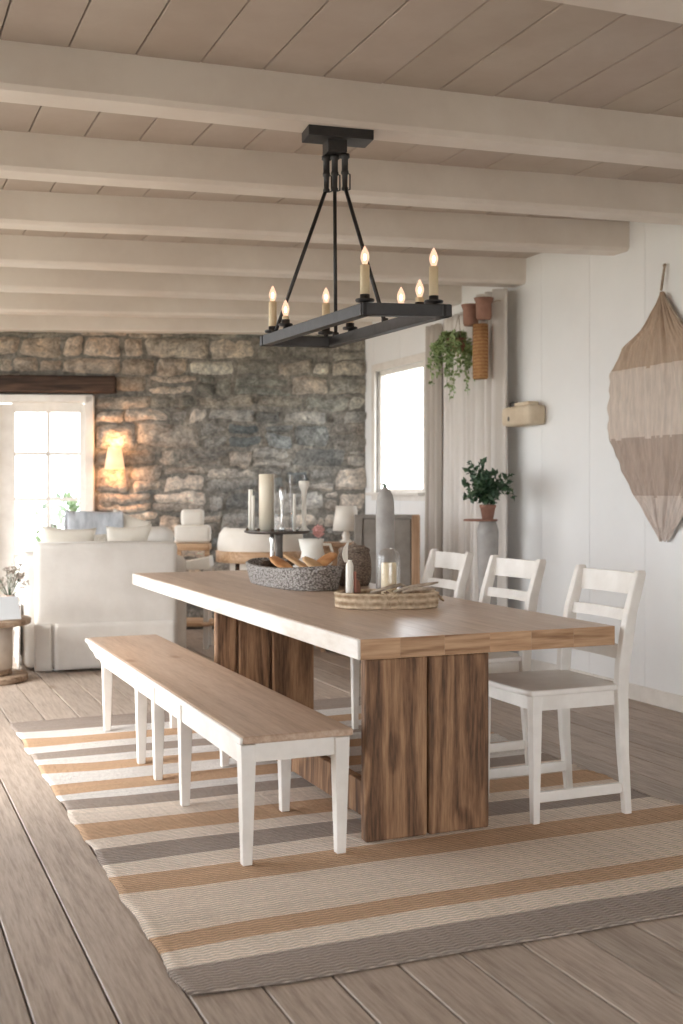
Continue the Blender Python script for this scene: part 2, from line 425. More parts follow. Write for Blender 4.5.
# mortar core around the door opening
for (u0, u1, z0, z1) in ((0, HU0, 0, 3.1), (HU1, W, 0, 3.1), (HU0, HU1, HZ, 3.1)):
    b.box(((u0 + u1) / 2, .2, (z0 + z1) / 2), (u1 - u0, .4, z1 - z0), col=(.30, .275, .24))
def stone(u0, u1, z0, z1, proud):
    j = .02
    c = [(u0 + U(-j, j), z0 + U(-j, j)), (u1 + U(-j, j), z0 + U(-j, j)), (u1 + U(-j, j), z1 + U(-j, j)), (u0 + U(-j, j), z1 + U(-j, j))]
    nu = max(3, int((u1 - u0) / .035)); nv = max(3, int((z1 - z0) / .035))
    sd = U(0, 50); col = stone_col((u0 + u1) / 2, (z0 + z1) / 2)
    rd = U(5, 12); tilt = U(-.02, .02); tilt2 = U(-.03, .02)
    def fn(i, k):
        x = (c[0][0] * (1 - i) + c[1][0] * i) * (1 - k) + (c[3][0] * (1 - i) + c[2][0] * i) * k
        z = (c[0][1] * (1 - i) + c[1][1] * i) * (1 - k) + (c[3][1] * (1 - i) + c[2][1] * i) * k
        s, t = 2 * i - 1, 2 * k - 1
        h = (1 - abs(s) ** rd) * (1 - abs(t) ** rd)
        n = noise.noise(Vector((x * 9 + sd, z * 9, sd))) * .035 + noise.noise(Vector((x * 22 + sd, z * 22, sd))) * .018
        wx = .030 * noise.noise(Vector((x * 4, z * 4, 3))) + .012 * noise.noise(Vector((x * 14, z * 14, 7)))
        wz = .045 * noise.noise(Vector((x * 3, z * 3, 13))) + .014 * noise.noise(Vector((x * 13, z * 13, 17)))
        if x < .3 or x > W - .2 or (HU0 - .25 < x < HU1 + .25 and z < HZ + .2): wx = wz = 0
        return Vector((x + wx, .012 - h * (proud + n + tilt * s + tilt2 * t), z + wz))
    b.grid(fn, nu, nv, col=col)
z = 0.0; rows = []
while z < 2.9:
    h = U(.12, .25); h = min(h, 2.92 - z)
    if h < .05: break
    rows.append((z, z + h)); z += h
for (z0, z1) in rows:
    spans = [(0, W)] if z0 > HZ - .02 else [(0, HU0 - .01), (HU1 + .01, W)]
    for (s0, s1) in spans:
        u = s0
        while u < s1 - .01:
            w = U(.15, .62)
            if s1 - (u + w) < .12: w = s1 - u
            zz0, zz1 = z0, z1
            if z1 - z0 > .16 and RNG.random() < .5:
                zm = z0 + (z1 - z0) * U(.35, .65)
                stone(u + .006, u + w - .006, zz0 + .005, zm - .005, U(.03, .06)); stone(u + .006, u + w - .006, zm + .005, zz1 - .005, U(.03, .06))
            else:
                stone(u + .006, u + w - .006, zz0 + .005, zz1 - .005, U(.03, .07))
            u += w
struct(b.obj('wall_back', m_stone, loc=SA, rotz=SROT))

# right wall: white boards with a deep window near the corner
WY0, WY1, WZ0, WZ1 = 9.08, 10.12, 1.33, 2.50
b = B()
for (y0, y1, z0, z1) in ((YF, WY0, 0, 3.12), (WY1, 10.75, 0, 3.12), (WY0, WY1, 0, WZ0), (WY0, WY1, WZ1, 3.12)):
    b.box((XR + .06, (y0 + y1) / 2, (z0 + z1) / 2), (.08, y1 - y0, z1 - z0))
y = 10.2 - .6 * 21
while y < 10.75:
    y1 = y + .6
    for (z0, z1) in ((0, 3.12),):
        if y1 <= WY0 or y >= WY1: b.box((XR + .01, (y + y1) / 2, 1.56), (.02, .6 - .0025, 3.12), bev=.0015, seg=1)
        else:
            b.box((XR + .01, (y + y1) / 2, WZ0 / 2), (.02, .595, WZ0)); b.box((XR + .01, (y + y1) / 2, (WZ1 + 3.12) / 2), (.02, .595, 3.12 - WZ1))
            if y < WY0: b.box((XR + .01, (y + WY0) / 2, (WZ0 + WZ1) / 2), (.02, WY0 - y, WZ1 - WZ0))
    y = y1
struct(b.obj('wall_right', m_wall))
b = B(); b.box((XR - .008, 2.9, .05), (.016, 15.0, .1), bev=.003, seg=1)
struct(b.obj('baseboard_right', m_white))
# window in the right wall
win = struct(thing('window_1', '', ''))
for k in ('label', 'category'): del win[k]
win.location = (XR, (WY0 + WY1) / 2, (WZ0 + WZ1) / 2)
hw, hh = (WY1 - WY0) / 2, (WZ1 - WZ0) / 2
b = B()
for s in (-1, 1):
    b.box((-.012, s * (hw + .035), 0), (.024, .07, 2 * hh + .14), bev=.004); b.box((-.012, 0, s * (hh + .035)), (.024, 2 * hw, .07), bev=.004)
    b.box((.05, s * (hw - .02), 0), (.05, .04, 2 * hh), bev=.004); b.box((.05, 0, s * (hh - .02)), (.05, 2 * hw, .04), bev=.004)
b.obj('window_frame', m_white, win)
b = B(); b.box((.05, 0, 0), (.006, 2 * hw - .06, 2 * hh - .06)); b.obj('pane', m_glass, win)
b = B(); b.box((.0, 0, -hh - .01), (.2, 2 * hw + .1, .03), bev=.006); b.obj('sill', m_white, win)

# left wall: tall windows (out of frame), and the wall behind the camera
LW = [(4.2, 6.2), (6.8, 9.2), (9.8, 12.1)]
LZ0, LZ1 = .2, 2.7
FX0, FX1, FZ0, FZ1 = -1.1, 3.0, .35, 1.95  # unseen opening in the front wall, added for fill light
b = B()
ys = [YF] + [v for p in LW for v in p] + [YB]
for i in range(0, len(ys), 2): b.box((XL - .12, (ys[i] + ys[i + 1]) / 2, 1.56), (.24, ys[i + 1] - ys[i], 3.12))
for (y0, y1) in LW:
    b.box((XL - .12, (y0 + y1) / 2, LZ0 / 2), (.24, y1 - y0, LZ0)); b.box((XL - .12, (y0 + y1) / 2, (LZ1 + 3.12) / 2), (.24, y1 - y0, 3.12 - LZ1))
struct(b.obj('wall_left', m_wall))
b = B()
for (x0, x1, z0, z1) in ((XL - .3, FX0, 0, 3.12), (FX1, XR + .3, 0, 3.12), (FX0, FX1, 0, FZ0), (FX0, FX1, FZ1, 3.12)):
    b.box(((x0 + x1) / 2, YF - .1, (z0 + z1) / 2), (x1 - x0, .2, z1 - z0))
struct(b.obj('wall_front', m_wall))
for i, (y0, y1) in enumerate(LW):
    o = struct(B().box((0, 0, 0), (.05, .05, LZ1 - LZ0)).box((0, -(y1 - y0) / 2 + .03, 0), (.06, .06, LZ1 - LZ0)).box((0, (y1 - y0) / 2 - .03, 0), (.06, .06, LZ1 - LZ0)).box((0, 0, (LZ1 - LZ0) / 2 - .03), (.06, y1 - y0, .06)).box((0, 0, -(LZ1 - LZ0) / 2 + .03), (.06, y1 - y0, .06)).obj('window_%d' % (i + 2), m_white, loc=(XL - .12, (y0 + y1) / 2, (LZ0 + LZ1) / 2)))

# french door in the stone wall
door = struct(thing('door_1', '', '')); 
for k in ('label', 'category'): del door[k]
door.location = sw((HU0 + HU1) / 2); door.rotation_euler = (0, 0, SROT)
dw = (HU1 - HU0) / 2; dh = HZ
b = B()
b.box((-dw + .03, .05, dh / 2), (.08, .26, dh), bev=.006); b.box((dw - .03, .05, dh / 2), (.08, .26, dh), bev=.006); b.box((0, .05, dh - .03), (2 * dw, .26, .07), bev=.006)
b.obj('door_frame', m_white, door)
gx0, gx1 = -.5 + .25 - .015, .37           # glass opening: from the wide hinge stile to the lock stile
b = B()
y0 = .03
b.box((-.34, y0, 1.1), (.17, .05, 2.18), bev=.008); b.box((gx1 + .035, y0, 1.1), (.09, .05, 2.18), bev=.008)
b.box(((gx0 + gx1) / 2, y0, 2.165), (gx1 - gx0 + .04, .05, .11), bev=.008); b.box(((gx0 + gx1) / 2, y0, .15), (gx1 - gx0 + .04, .05, .28), bev=.008)
b.box(((gx0 + gx1) / 2 + .01, y0, 1.2), (.034, .035, 1.9))
for zz in (.72, 1.25 + .02, 1.71): b.box(((gx0 + gx1) / 2, y0, zz), (gx1 - gx0, .035, .034))
leaf_o = b.obj('door_leaf', m_white, door)
b = B(); b.box(((gx0 + gx1) / 2, y0, 1.2), (gx1 - gx0, .006, 1.86)); b.obj('pane', m_glass, leaf_o)
b = B(); b.tube([(gx1 + .04, -.02, 1.02), (gx1 + .04, -.05, 1.02), (gx1 - .06, -.055, 1.02)], .008); b.box((gx1 + .04, .0, 1.0), (.03, .012, .16), bev=.003); b.obj('handle', m_black, leaf_o)
# lintel
b = B(); b.box((0, 0, 0), (1.75, .2, .165), bev=.02, seg=3)
for v in b.bm.verts:
    v.co += Vector((0, .012 * noise.noise(v.co * 3), .014 * noise.noise(Vector((v.co.x * 2, v.co.y * 2, 3)))))
struct(b.obj('trim_11', m_wooddk, loc=sw(3.30, .03, 2.375), rotz=SROT))

# ------------------------------------------------------------------ outside
m_ground = M('pale gravel', rgb(128, 124, 112), rgb(150, 146, 132), 5, rough=1, bump=.2)
b = B(); b.box((0, 5, -.32), (70, 70, .2)); g_ = b.obj('ground', m_ground); struct(g_)
def leaf(b, p, d, n, s, w, col=None):
    d = d.normalized(); side = d.cross(n)
    if side.length < 1e-3: side = Vector((1, 0, 0))
    side = side.normalized() * w * s
    up = side.cross(d).normalized() * s * .12
    q = [p, p + d * s * .45 + side + up, p + d * s, p + d * s * .45 - side + up]
    vs = [b.bm.verts.new(v) for v in q]
    mid = b.bm.verts.new(p + d * s * .5 - up * .3)
    fs = []
    for a_, c_ in ((0, 1), (1, 2), (2, 3), (3, 0)): fs.append(b.bm.faces.new((vs[a_], vs[c_], mid)))
    b.paint(fs, col)
def rv():
    while True:
        v = Vector((U(-1, 1), U(-1, 1), U(-1, 1)))
        if .05 < v.length < 1: return v.normalized()
m_bush = M('pale garden foliage', rgb(120, 150, 110), rgb(170, 190, 150), 8, rough=.8)
for i, (u, out, r, h, lab) in enumerate(((3.35, -2.2, .5, 1.5, 'pale green garden shrub outside the door glass, lower left'), (4.6, -5.0, .9, 2.4, 'taller pale shrub further out in the garden behind the door glass'))):
    p = sw(u, out, 0)
    t = thing('garden_shrub', lab, 'shrub', (p.x, p.y, -.22))
    b = B()
    for k in range(700):
        d = rv(); q = Vector((d.x * r, d.y * r, h / 2 + d.z * h / 2)) * 1.0
        q = Vector((q.x * U(.3, 1), q.y * U(.3, 1), q.z))
        leaf(b, q, rv(), rv(), U(.06, .12), .3)
    b.obj('foliage', m_bush, t)
    b = B()
    for k in range(7): b.tube([(U(-.04, .04), U(-.04, .04), 0), (U(-.2, .2) * r, U(-.2, .2) * r, h * .4), (U(-.6, .6) * r, U(-.6, .6) * r, h * .8)], .012, 5)
    b.obj('stem', m_wooddk, t)

# ------------------------------------------------------------------ rug
def stripe_rug():
    yb = [(2.93, 'd'), (3.13, 'c'), (3.27, 't'), (3.395, 'C'), (3.76, 't'), (3.945, 'c'), (4.10, 'd'), (4.287, 'c'), (4.42, 't'), (4.62, 'c'), (4.835, 'd'), (5.0, 'w'), (5.123, 't'), (5.308, 'w'), (5.507, 't'), (5.677, 'w'), (5.833, 'd'), (5.998, 'w'), (6.146, 't'), (6.328, 'w'), (6.52, 'd'), (6.84, None)]
    cols = {'d': rgb(172, 157, 146), 'c': rgb(238, 222, 206), 'C': rgb(235, 217, 199), 't': rgb(208, 172, 140), 'w': rgb(234, 228, 222)}
    b = B(); rowsY = []; rc = []
    for (a_, k), (c_, _) in zip(yb, yb[1:]):
        n = max(2, int(round((c_ - a_) / .022)))
        for i in range(n):
            rowsY.append(a_ + (c_ - a_) * i / n); g = U(.96, 1.04); rc.append(tuple(v * g for v in cols[k][:3]))
    rowsY.append(6.84)
    nx = 90; x0, x1 = .79, 3.2
    jl = [U(-.002, .002) + .016 * noise.noise(Vector((y * 5, 0, 0))) for y in rowsY]
    jr = [U(-.01, .01) + .05 * noise.noise(Vector((y * 3, 7, 0))) for y in rowsY]
    vs = []
    for i in range(nx + 1):
        col = []
        for j, y in enumerate(rowsY):
            f = i / nx; xa = x0 + jl[j]; xb = x1 + jr[j]
            X = xa + (xb - xa) * f
            e = max(0, 1 - f * 9)
            Y = y + .010 * noise.noise(Vector((X * 2.3, y * .7, 1))) + .022 * e * math.sin(y * 7)
            Z = .0085 + .0015 * noise.noise(Vector((X * 3, y * 3, 2))) + .006 * e * max(0, math.sin(y * 9 + 1))
            col.append(b.bm.verts.new((X, Y, Z)))
        vs.append(col)
    for i in range(nx):
        for j in range(len(rowsY) - 1):
            f = b.bm.faces.new((vs[i][j], vs[i + 1][j], vs[i + 1][j + 1], vs[i][j + 1])); f.smooth = True
            b.paint([f], rc[j])
    m_rug = weave('braided rug', (.74, .74, .74, 1), (1.2, 1.2, 1.2, 1), sc=58, tone=True, bump=1.0, dist=.01, amp=.42)
    o = b.obj('rug', m_rug)
    md = o.modifiers.new('thickness', 'SOLIDIFY'); md.thickness = .006; md.offset = -1
    tag(o, 'striped braided rug in taupe, tan and cream lying under the dining table and bench', 'rug')
stripe_rug()
RZ = .0095

# ------------------------------------------------------------------ dining table
TX0, TX1, TY0, TY1, TZ = 1.72, 2.87, 3.94, 7.80, .782
TT = .078
t = thing('dining_table', 'long rustic dining table with thick pale wooden top on dark reclaimed plank pedestals', 'table', ((TX0 + TX1) / 2, (TY0 + TY1) / 2, RZ))
cx, cy = t.location.x, t.location.y
top = TZ - RZ
b = B(); xs = [TX0 + .006, TX0 + .17, TX0 + .36, TX0 + .56, TX0 + .75, TX0 + .95, TX1]
for a_, c_ in zip(xs, xs[1:]):
    b.box(((a_ + c_) / 2 - cx, 0, top - TT / 2), (c_ - a_ + .0004, TY1 - TY0, TT), bev=.0016, seg=2, col=(U(.45, .75), U(0, 1), U(0, 1)))
tt = b.obj('tabletop', m_tabletop, t)
# end grain faces take their own material
tt.data.materials.append(m_tabend)
for p in tt.data.polygons:
    if p.normal.y < -.6: p.material_index = 1
b = B(); b.box((TX0 - cx, 0, top - TT / 2), (.012, TY1 - TY0, TT - .004), bev=.003, seg=1)  # thin strip with the strong light from the left put into its colour
o = b.obj('edge_band', m_litedge, t); o['label'] = 'long edge of the tabletop, side light painted in pale'
def pedestal(y, th=.05, xs=((1.755, 2.018), (2.024, 2.29))):
    for (a_, c_) in xs:
        b = B(); b.box(((a_ + c_) / 2 - cx, y - cy, (top - TT) / 2), (c_ - a_, th, top - TT), bev=.012, seg=3, col=(U(.4, .8), U(0, 1), U(0, 1)))
        b.obj('pedestal_plank', m_reclaim, t)
pedestal(3.985)
pedestal(5.91, xs=((1.742, 1.86), (1.866, 2.05), (2.056, 2.30)))
b = B(); b.box((1.875 - cx, 4.94 - cy, .095), (.045, 1.82, .14), bev=.006, col=(.8, .3, .2)); b.obj('stretcher', m_reclaim, t)

# ------------------------------------------------------------------ bench
BX0, BX1, BY0, BY1 = 1.235, 1.665, 3.865, 6.90
t = thing('dining_bench', 'long wooden bench with bare wood seat and white painted legs beside the table', 'bench', ((BX0 + BX1) / 2, (BY0 + BY1) / 2, RZ))
cx, cy = t.location.x, t.location.y; bt = .47 - RZ
def leg_prof(b, x, y, z1, a0=.052, a1=.034, z0=0.0, ix=0, iy=0):
    n = 8
    b.box((x, y, (z0 + z1) / 2), (a0, a0, z1 - z0), bev=0, taper=a1 / a0)
b = B()
xs = [BX0 + .006, BX1]
for a_, c_ in zip(xs, xs[1:]):
    b.box(((a_ + c_) / 2 - cx, 0, bt - .014), (c_ - a_ - .0005, BY1 - BY0, .028), bev=.008, seg=3, col=(U(.5, .7), U(0, 1), U(0, 1)))
b.obj('seat', m_benchtop, t)
b = B(); b.box((BX0 - cx + .002, 0, bt - .015), (.010, BY1 - BY0 - .006, .024), bev=.003, seg=1)  # white strip along the left long edge of the seat only
o = b.obj('edge_band', m_white, t); o['label'] = 'white long edge of the seat'
def bench_apron(x):
    # straight board whose far end is cut to a small scroll
    L0 = BY0 - cy + .03; L1 = BY1 - cy - .02; zt = bt - .028
    pts = [(L0, zt), (L0, zt - .075), (L1 - .5, zt - .075), (L1 - .42, zt - .07), (L1 - .36, zt - .055), (L1 - .24, zt - .058), (L1 - .16, zt - .035), (L1 - .06, zt - .03), (L1, zt - .012), (L1, zt)]
    b = B(); b.prism(pts, x - .011, x + .011, axis='X', bev=.002); return b.obj('apron', m_white, t)
bench_apron(BX0 - cx + .022); bench_apron(BX1 - cx - .03)
for yy in (BY0 - cy + .03, 6.33 - cy):
    b = B(); b.box((0, yy, bt - .062), (BX1 - BX0 - .08, .02, .068), bev=.002); b.obj('cross_rail', m_white, t)
for (x, ys) in ((BX0 - cx + .03, (3.90, 4.74, 5.215, 5.56, 6.40)), (BX1 - cx - .04, (3.90, 4.50, 5.35, 6.33))):
    for y in ys:
        b = B(); b.box((x, y - cy, (bt - .03) / 2), (.058, .058, bt - .03), taper=.62, bev=0)
        es = [e for e in b.bm.edges]
        bmesh.ops.bevel(b.bm, geom=es, offset=.004, segments=2, profile=.5, affect='EDGES')
        b.obj('leg', m_white, t)

# ------------------------------------------------------------------ chairs
def make_chair(label, loc):
    t = thing('dining_chair', label, 'chair', loc, 0, 'white dining chairs along the right of the table')
    # seat, faces -X
    b = B(); sz = .535
    def fn(i, j):
        x = -.235 + .455 * i; y = -.235 + .47 * j
        s = 2 * j - 1
        w = 1.0 - .06 * i
        fr = -.018 * (1 - s * s) * (1 - i) ** 3
        dish = -.010 * (1 - s * s) * (1 - (2 * i - 1) ** 2)
        return Vector((x + fr, y * w, sz + dish))
    b.grid(fn, 14, 14)
    o = b.obj('seat', m_white, t)
    md = o.modifiers.new('thickness', 'SOLIDIFY'); md.thickness = .024; md.offset = -1
    md = o.modifiers.new('round', 'BEVEL'); md.width = .006; md.segments = 2
    b = B()
    for s in (-1, 1): b.box((-.005, s * .195, sz - .055), (.37, .018, .062))
    b.box((-.195, 0, sz - .055), (.018, .37, .062)); b.box((.19, 0, sz - .055), (.018, .36, .062))
    b.obj('apron', m_white, t)
    for s in (-1, 1):
        b = B(); b.box((-.2, s * .2, (sz - .024) / 2), (.046, .046, sz - .024), taper=.66)
        bmesh.ops.bevel(b.bm, geom=list(b.bm.edges), offset=.004, segments=2, profile=.5, affect='EDGES')
        b.obj('leg', m_white, t)
        # rear leg and back post in one raked piece
        pts = [(.235, 0, .034, .03), (.215, .25, .044, .034), (.205, .5, .054, .038), (.215, .62, .056, .038), (.25, .82, .052, .036), (.30, .985, .046, .034), (.302, .998, .036, .03)]
        b = B(); rings = []
        for (x, z, dx, dy) in pts:
            rings.append([b.bm.verts.new((x + a_ * dx / 2, s * .212 + c_ * dy / 2, z)) for a_, c_ in ((-1, -1), (1, -1), (1, 1), (-1, 1))])
        for r0, r1 in zip(rings, rings[1:]):
            for k in range(4): b.bm.faces.new((r0[k], r0[(k + 1) % 4], r1[(k + 1) % 4], r1[k]))
        b.bm.faces.new(rings[0][::-1]); b.bm.faces.new(rings[-1])
        es = [e for e in b.bm.edges if abs((e.verts[0].co - e.verts[1].co).z) > .005]
        bmesh.ops.bevel(b.bm, geom=es, offset=.006, segments=2, profile=.5, affect='EDGES')
        b.obj('back_post', m_white, t)
    def rail(z0, z1, xo, curve, nm='back_rail'):
        b = B()
        xa = .25 + (z0 + z1) / 2 * .295 - .242 + xo
        def fn2(i, j):
            y = -.2 + .4 * j
            cc = curve * (1 - (2 * j - 1) ** 2)
            q = int(round(i * 4)) % 4
            dz, dx = ((0, -.009), (0, .009), (1, .009 + .012), (1, -.009 + .012))[q]
            return Vector((xa + dx + cc - .008, y, z0 + (z1 - z0) * dz))
        b.grid(fn2, 4, 12, closeu=True)
        b.obj(nm, m_white, t, smooth=False, recalc=True)
    rail(.895, .985, .018, .022); rail(.79, .835, .008, .02); rail(.635, .69, .012, .015)
    for s in (-1, 1):
        b = B(); b.box((.01, s * .205, .105), (.4, .022, .042), bev=.004); b.obj('stretcher', m_white, t)
    return t
ch = make_chair('white wooden ladder-back chair nearest the camera, at the right end of the table', (2.685, 4.14, RZ))
dup(ch, (2.745, 4.985, RZ), math.radians(1.5), 'white wooden chair in the middle of the row, its top rail second from the right')
dup(ch, (2.75, 5.705, RZ), math.radians(-1), 'white wooden chair farthest from the camera, partly behind the cream tray')

# ------------------------------------------------------------------ chandelier
CZ = 1.975
t = thing('chandelier', 'rectangular black iron chandelier with candle bulbs hanging above the table', 'chandelier', (1.90, 4.55, 2.9))
O = Vector(t.location)
def rel(p): return Vector(p) - O
b = B(); b.box((0.01, .06, -.022), (.29, .13, .044), rot=(0, 0, -.12), bev=.003); b.box((.005, .08, -.07), (.085, .10, .056), rot=(0, 0, -.12), bev=.003)
b.obj('ceiling_plate', m_black, t)
A, Bc, C, D = Vector((1.70, 3.84, 2.0)), Vector((1.985, 3.76, 2.0)), Vector((1.645, 4.80, 2.0)), Vector((1.935, 4.74, 2.0))
def bar(b, p, q, wdt=.04, hgt=.045):
    p = Vector(p); q = Vector(q); d = q - p
    b.box((p + q) / 2 - O, (d.length + wdt, wdt, hgt), rot=(0, 0, math.atan2(d.y, d.x)), bev=.003)
b = B()
for p, q in ((A, Bc), (Bc, D), (D, C), (C, A)): bar(b, p, q)
b.obj('frame', m_black, t)
b = B()
rods = [((1.878, 4.66, 2.80), (1.66, 4.72, 2.02)), ((1.905, 4.63, 2.80), (1.93, 4.68, 2.02)), ((1.94, 4.60, 2.80), (1.955, 4.22, 2.02))]
for p, q in rods:
    p = Vector(p); q = Vector(q); d = (q - p)
    k = Vector((p.x, p.y, 2.66))
    b.tube([k - O, q - O], .0085, 8)
    b.cyl((q - O) + Vector((0, 0, -.004)), .014, .02, 12)
b.obj('rod', m_black, t)
for p, q in rods:
    p = Vector(p)
    b = B()
    b.lathe([(0, 0), (.021, 0), (.021, -.015), (.014, -.02), (.014, -.07), (.0165, -.075), (.0165, -.085), (.012, -.09), (.011, -.14), (.015, -.145), (.015, -.155), (0, -.16)][::-1], p - O, 12)
    b.tube([p - O + Vector((.012, 0, -.08)), p - O + Vector((.024, 0, -.085)), p - O + Vector((.024, 0, -.15)), p - O + Vector((.010, 0, -.155))], .0035, 6)
    b.obj('hook', m_black, t)
m_bulbcore = emis('glowing filament', (1.0, .55, .28, 1), 22)
def bulb_mat():
    m, nt, bs = base('warm bulb glass'); L = nt.links.new
    out = nt.nodes['Material Output']; nt.nodes.remove(bs)
    tr = N(nt, 'ShaderNodeBsdfTransparent'); tr.inputs[0].default_value = (1, .9, .82, 1)
    em = N(nt, 'ShaderNodeEmission'); em.inputs[0].default_value = (1, .60, .42, 1); em.inputs[1].default_value = .75
    mx = N(nt, 'ShaderNodeMixShader'); mx.inputs[0].default_value = .55; L(tr.outputs[0], mx.inputs[1]); L(em.outputs[0], mx.inputs[2]); L(mx.outputs[0], out.inputs[0])
    return m
m_bulb = bulb_mat()
def candle(p, h=.125, hb=.07, lit=True, rr=.0175):
    p = Vector(p) - O
    s = rr / .0175
    b = B(); b.lathe([(0, .022), (.010, .022), (.010, .03), (.034 * s, .034), (.036 * s, .04), (.034 * s, .043), (.018, .043), (.018, .06), (0, .06)], p, 20); cup = b.obj('candle_cup', m_black, t)
    b = B(); b.lathe([(0, .043), (rr, .043), (rr * .97, .043 + h), (rr * .6, .046 + h), (0, .046 + h)], p, 16); sl = b.obj('candle_sleeve', m_wax, t)
    if lit:
        z0 = .046 + h
        b = B(); b.lathe([(.0, z0), (.009, z0), (.013, z0 + .012), (.0165, z0 + .024), (.0155, z0 + .036), (.010, z0 + .052), (.004, z0 + .064), (0, z0 + .07)], p, 14); b.obj('bulb', m_bulb, sl)
        b = B(); b.blob(p + Vector((0, 0, z0 + .026)), (.0055, .0055, .013), 8, 6); b.obj('filament', m_bulbcore, sl)
candle((1.712, 3.87, 2.0)); candle((1.96, 3.80, 2.0)); candle((1.668, 4.77, 2.0)); candle((1.90, 4.72, 2.0))
candle((1.652, 4.56, 2.0), h=.03, rr=.015); candle((1.943, 4.55, 2.0), h=.045, lit=False, rr=.016)
candle((1.97, 4.10, 2.0), h=.03, rr=.015); candle((1.977, 3.95, 2.0), h=.035, rr=.0165)

# ------------------------------------------------------------------ table top things
def basket_wall(b, a, c, h, th, lean=.02, n=72, p=2.6, z0=0.0, lumps=.004, rows=14, floor_=True, wave=0.0):
    def sup(ang, A_, C_):
        cc, ss = math.cos(ang), math.sin(ang)
        return (math.copysign(abs(cc) ** (2 / p), cc) * A_, math.copysign(abs(ss) ** (2 / p), ss) * C_)
    def fn(i, j):
        ang = 2 * PI * i
        if j < .5: k = j * 2; ins = 0
        else: k = (1 - j) * 2; ins = th
        e = lean * k
        x, y = sup(ang, a + e - ins, c + e - ins)
        q = lumps * abs(math.sin(k * rows * PI * .5)) * (1 if j < .5 else -1)
        r = math.hypot(x, y)
        x += x / r * q; y += y / r * q
        zz = z0 + h * k * (1 + wave * math.cos(2 * ang)) + (.006 if j >= .5 and k < .01 else 0)
        return Vector((x, y, zz))
    vs = b.grid(fn, n, rows * 2, closeu=True)
    if floor_:
        b.bm.faces.new([v[-1] for v in vs]); b.bm.faces.new([v[0] for v in vs][::-1])
TT0 = TZ + .001
# grey oblong basket
t = thing('bread_basket', 'long grey braided rope basket of dried slices on the far half of the table', 'basket', (2.365, 6.41, TT0), math.radians(2))
b = B(); basket_wall(b, .178, .455, .13, .018, lean=.03, rows=12, wave=-.08); b.obj('basket_body', m_grey_basket, t)
for s in (-1, 1):
    b = B(); b.tube([(-.05, s * .478, .11), (-.05, s * .50, .125), (0, s * .51, .129), (.05, s * .50, .125), (.05, s * .478, .11)], .008, 8); b.obj('handle', m_grey_basket, t)
m_toast = M('toasted orange brown', rgb(176, 112, 66), rgb(214, 164, 112), 9, rough=.75, bump=.2, bscale=30)
m_toast2 = M('pale toasted tan', rgb(206, 164, 118), rgb(226, 192, 152), 9, rough=.75, bump=.2, bscale=30)
m_cone = M('dark bark', rgb(60, 48, 40), rgb(110, 90, 74), 20, rough=.9, bump=.6, bscale=40)
m_cloth = M('white cloth', rgb(220, 214, 208), rgb(234, 229, 224), 5, rough=.95, bump=.2)
def slice_(loc, s, rot, tilt, mat, lab):
    b = B(); b.blob((0, 0, 0), s, 20, 8, amp=.12, fr=2.0, p=.8, seed=loc[0] * 9)
    o = b.obj('bread_slice', mat, loc=loc); o.rotation_euler = (tilt, 0, rot); tag(o, lab, 'bread', 'bread slices in the grey basket')
slice_((2.40, 6.08, .905), (.055, .12, .014), .5, .5, m_toast2, 'pale tan slice lowest at the near end of the grey basket')
slice_((2.47, 6.17, .935), (.05, .13, .012), -.9, .35, m_toast, 'orange brown slice on top at the right end of the grey basket')
slice_((2.35, 6.25, .92), (.05, .11, .013), .9, .5, m_toast2, 'tan slice in the middle of the grey basket')
slice_((2.30, 6.42, .91), (.05, .10, .014), .3, .4, m_toast, 'orange brown slice at the left of the white cloth in the grey basket')
b = B(); b.blob((0, 0, 0), (.07, .07, .045), 18, 10, amp=.5, fr=3.5, seed=3); o = b.obj('napkin', m_cloth, loc=(2.43, 6.34, .90)); tag(o, 'crumpled white cloth among the slices in the grey basket', 'napkin')
for i, (p, lab) in enumerate((((2.29, 6.62, .89), 'dark pine cone at the left end of the grey basket'), ((2.43, 6.54, .90), 'dark pine cone lying in the centre of the grey basket'), ((2.47, 6.68, .89), 'dark pine cone at the back of the grey basket below the candle tray'))):
    t = thing('pine_cone', lab, 'pine cone', p, U(0, 3), 'pine cones in the grey basket')
    b = B(); b.blob((0, 0, 0), (.03, .055, .03), 12, 8)
    b.obj('core', m_cone, t); b = B()
    for k in range(60):
        th = k * 2.4; y = -.05 + .1 * k / 60; r = .032 * math.sqrt(max(.05, 1 - (y / .058) ** 2))
        p0 = Vector((r * .7 * math.cos(th), y, r * .7 * math.sin(th))); leaf(b, p0, Vector((math.cos(th), .6, math.sin(th))), Vector((0, 1, 0)), .022, .45)
    b.obj('scales', m_cone, t)

# cream oval tray
m_seagrass = weave('cream seagrass', rgb(150, 124, 98), rgb(232, 212, 184), sc=48, zig=False, bump=1.0, dist=.008)
t = thing('oval_tray', 'cream woven seagrass oval tray holding a glass cloche, nearest basket on the table', 'tray', (2.335, 5.02, TT0), math.radians(-17))
b = B(); basket_wall(b, .245, .15, .075, .014, lean=.006, rows=12, p=2.3, lumps=.005); b.obj('tray_body', m_seagrass, t)
b = B()
b.tube([(.258 + .0, -.03, .05), (.272, -.03, .03), (.272, .03, .03), (.258, .03, .05)], .005, 8); b.obj('handle', m_seagrass, t)
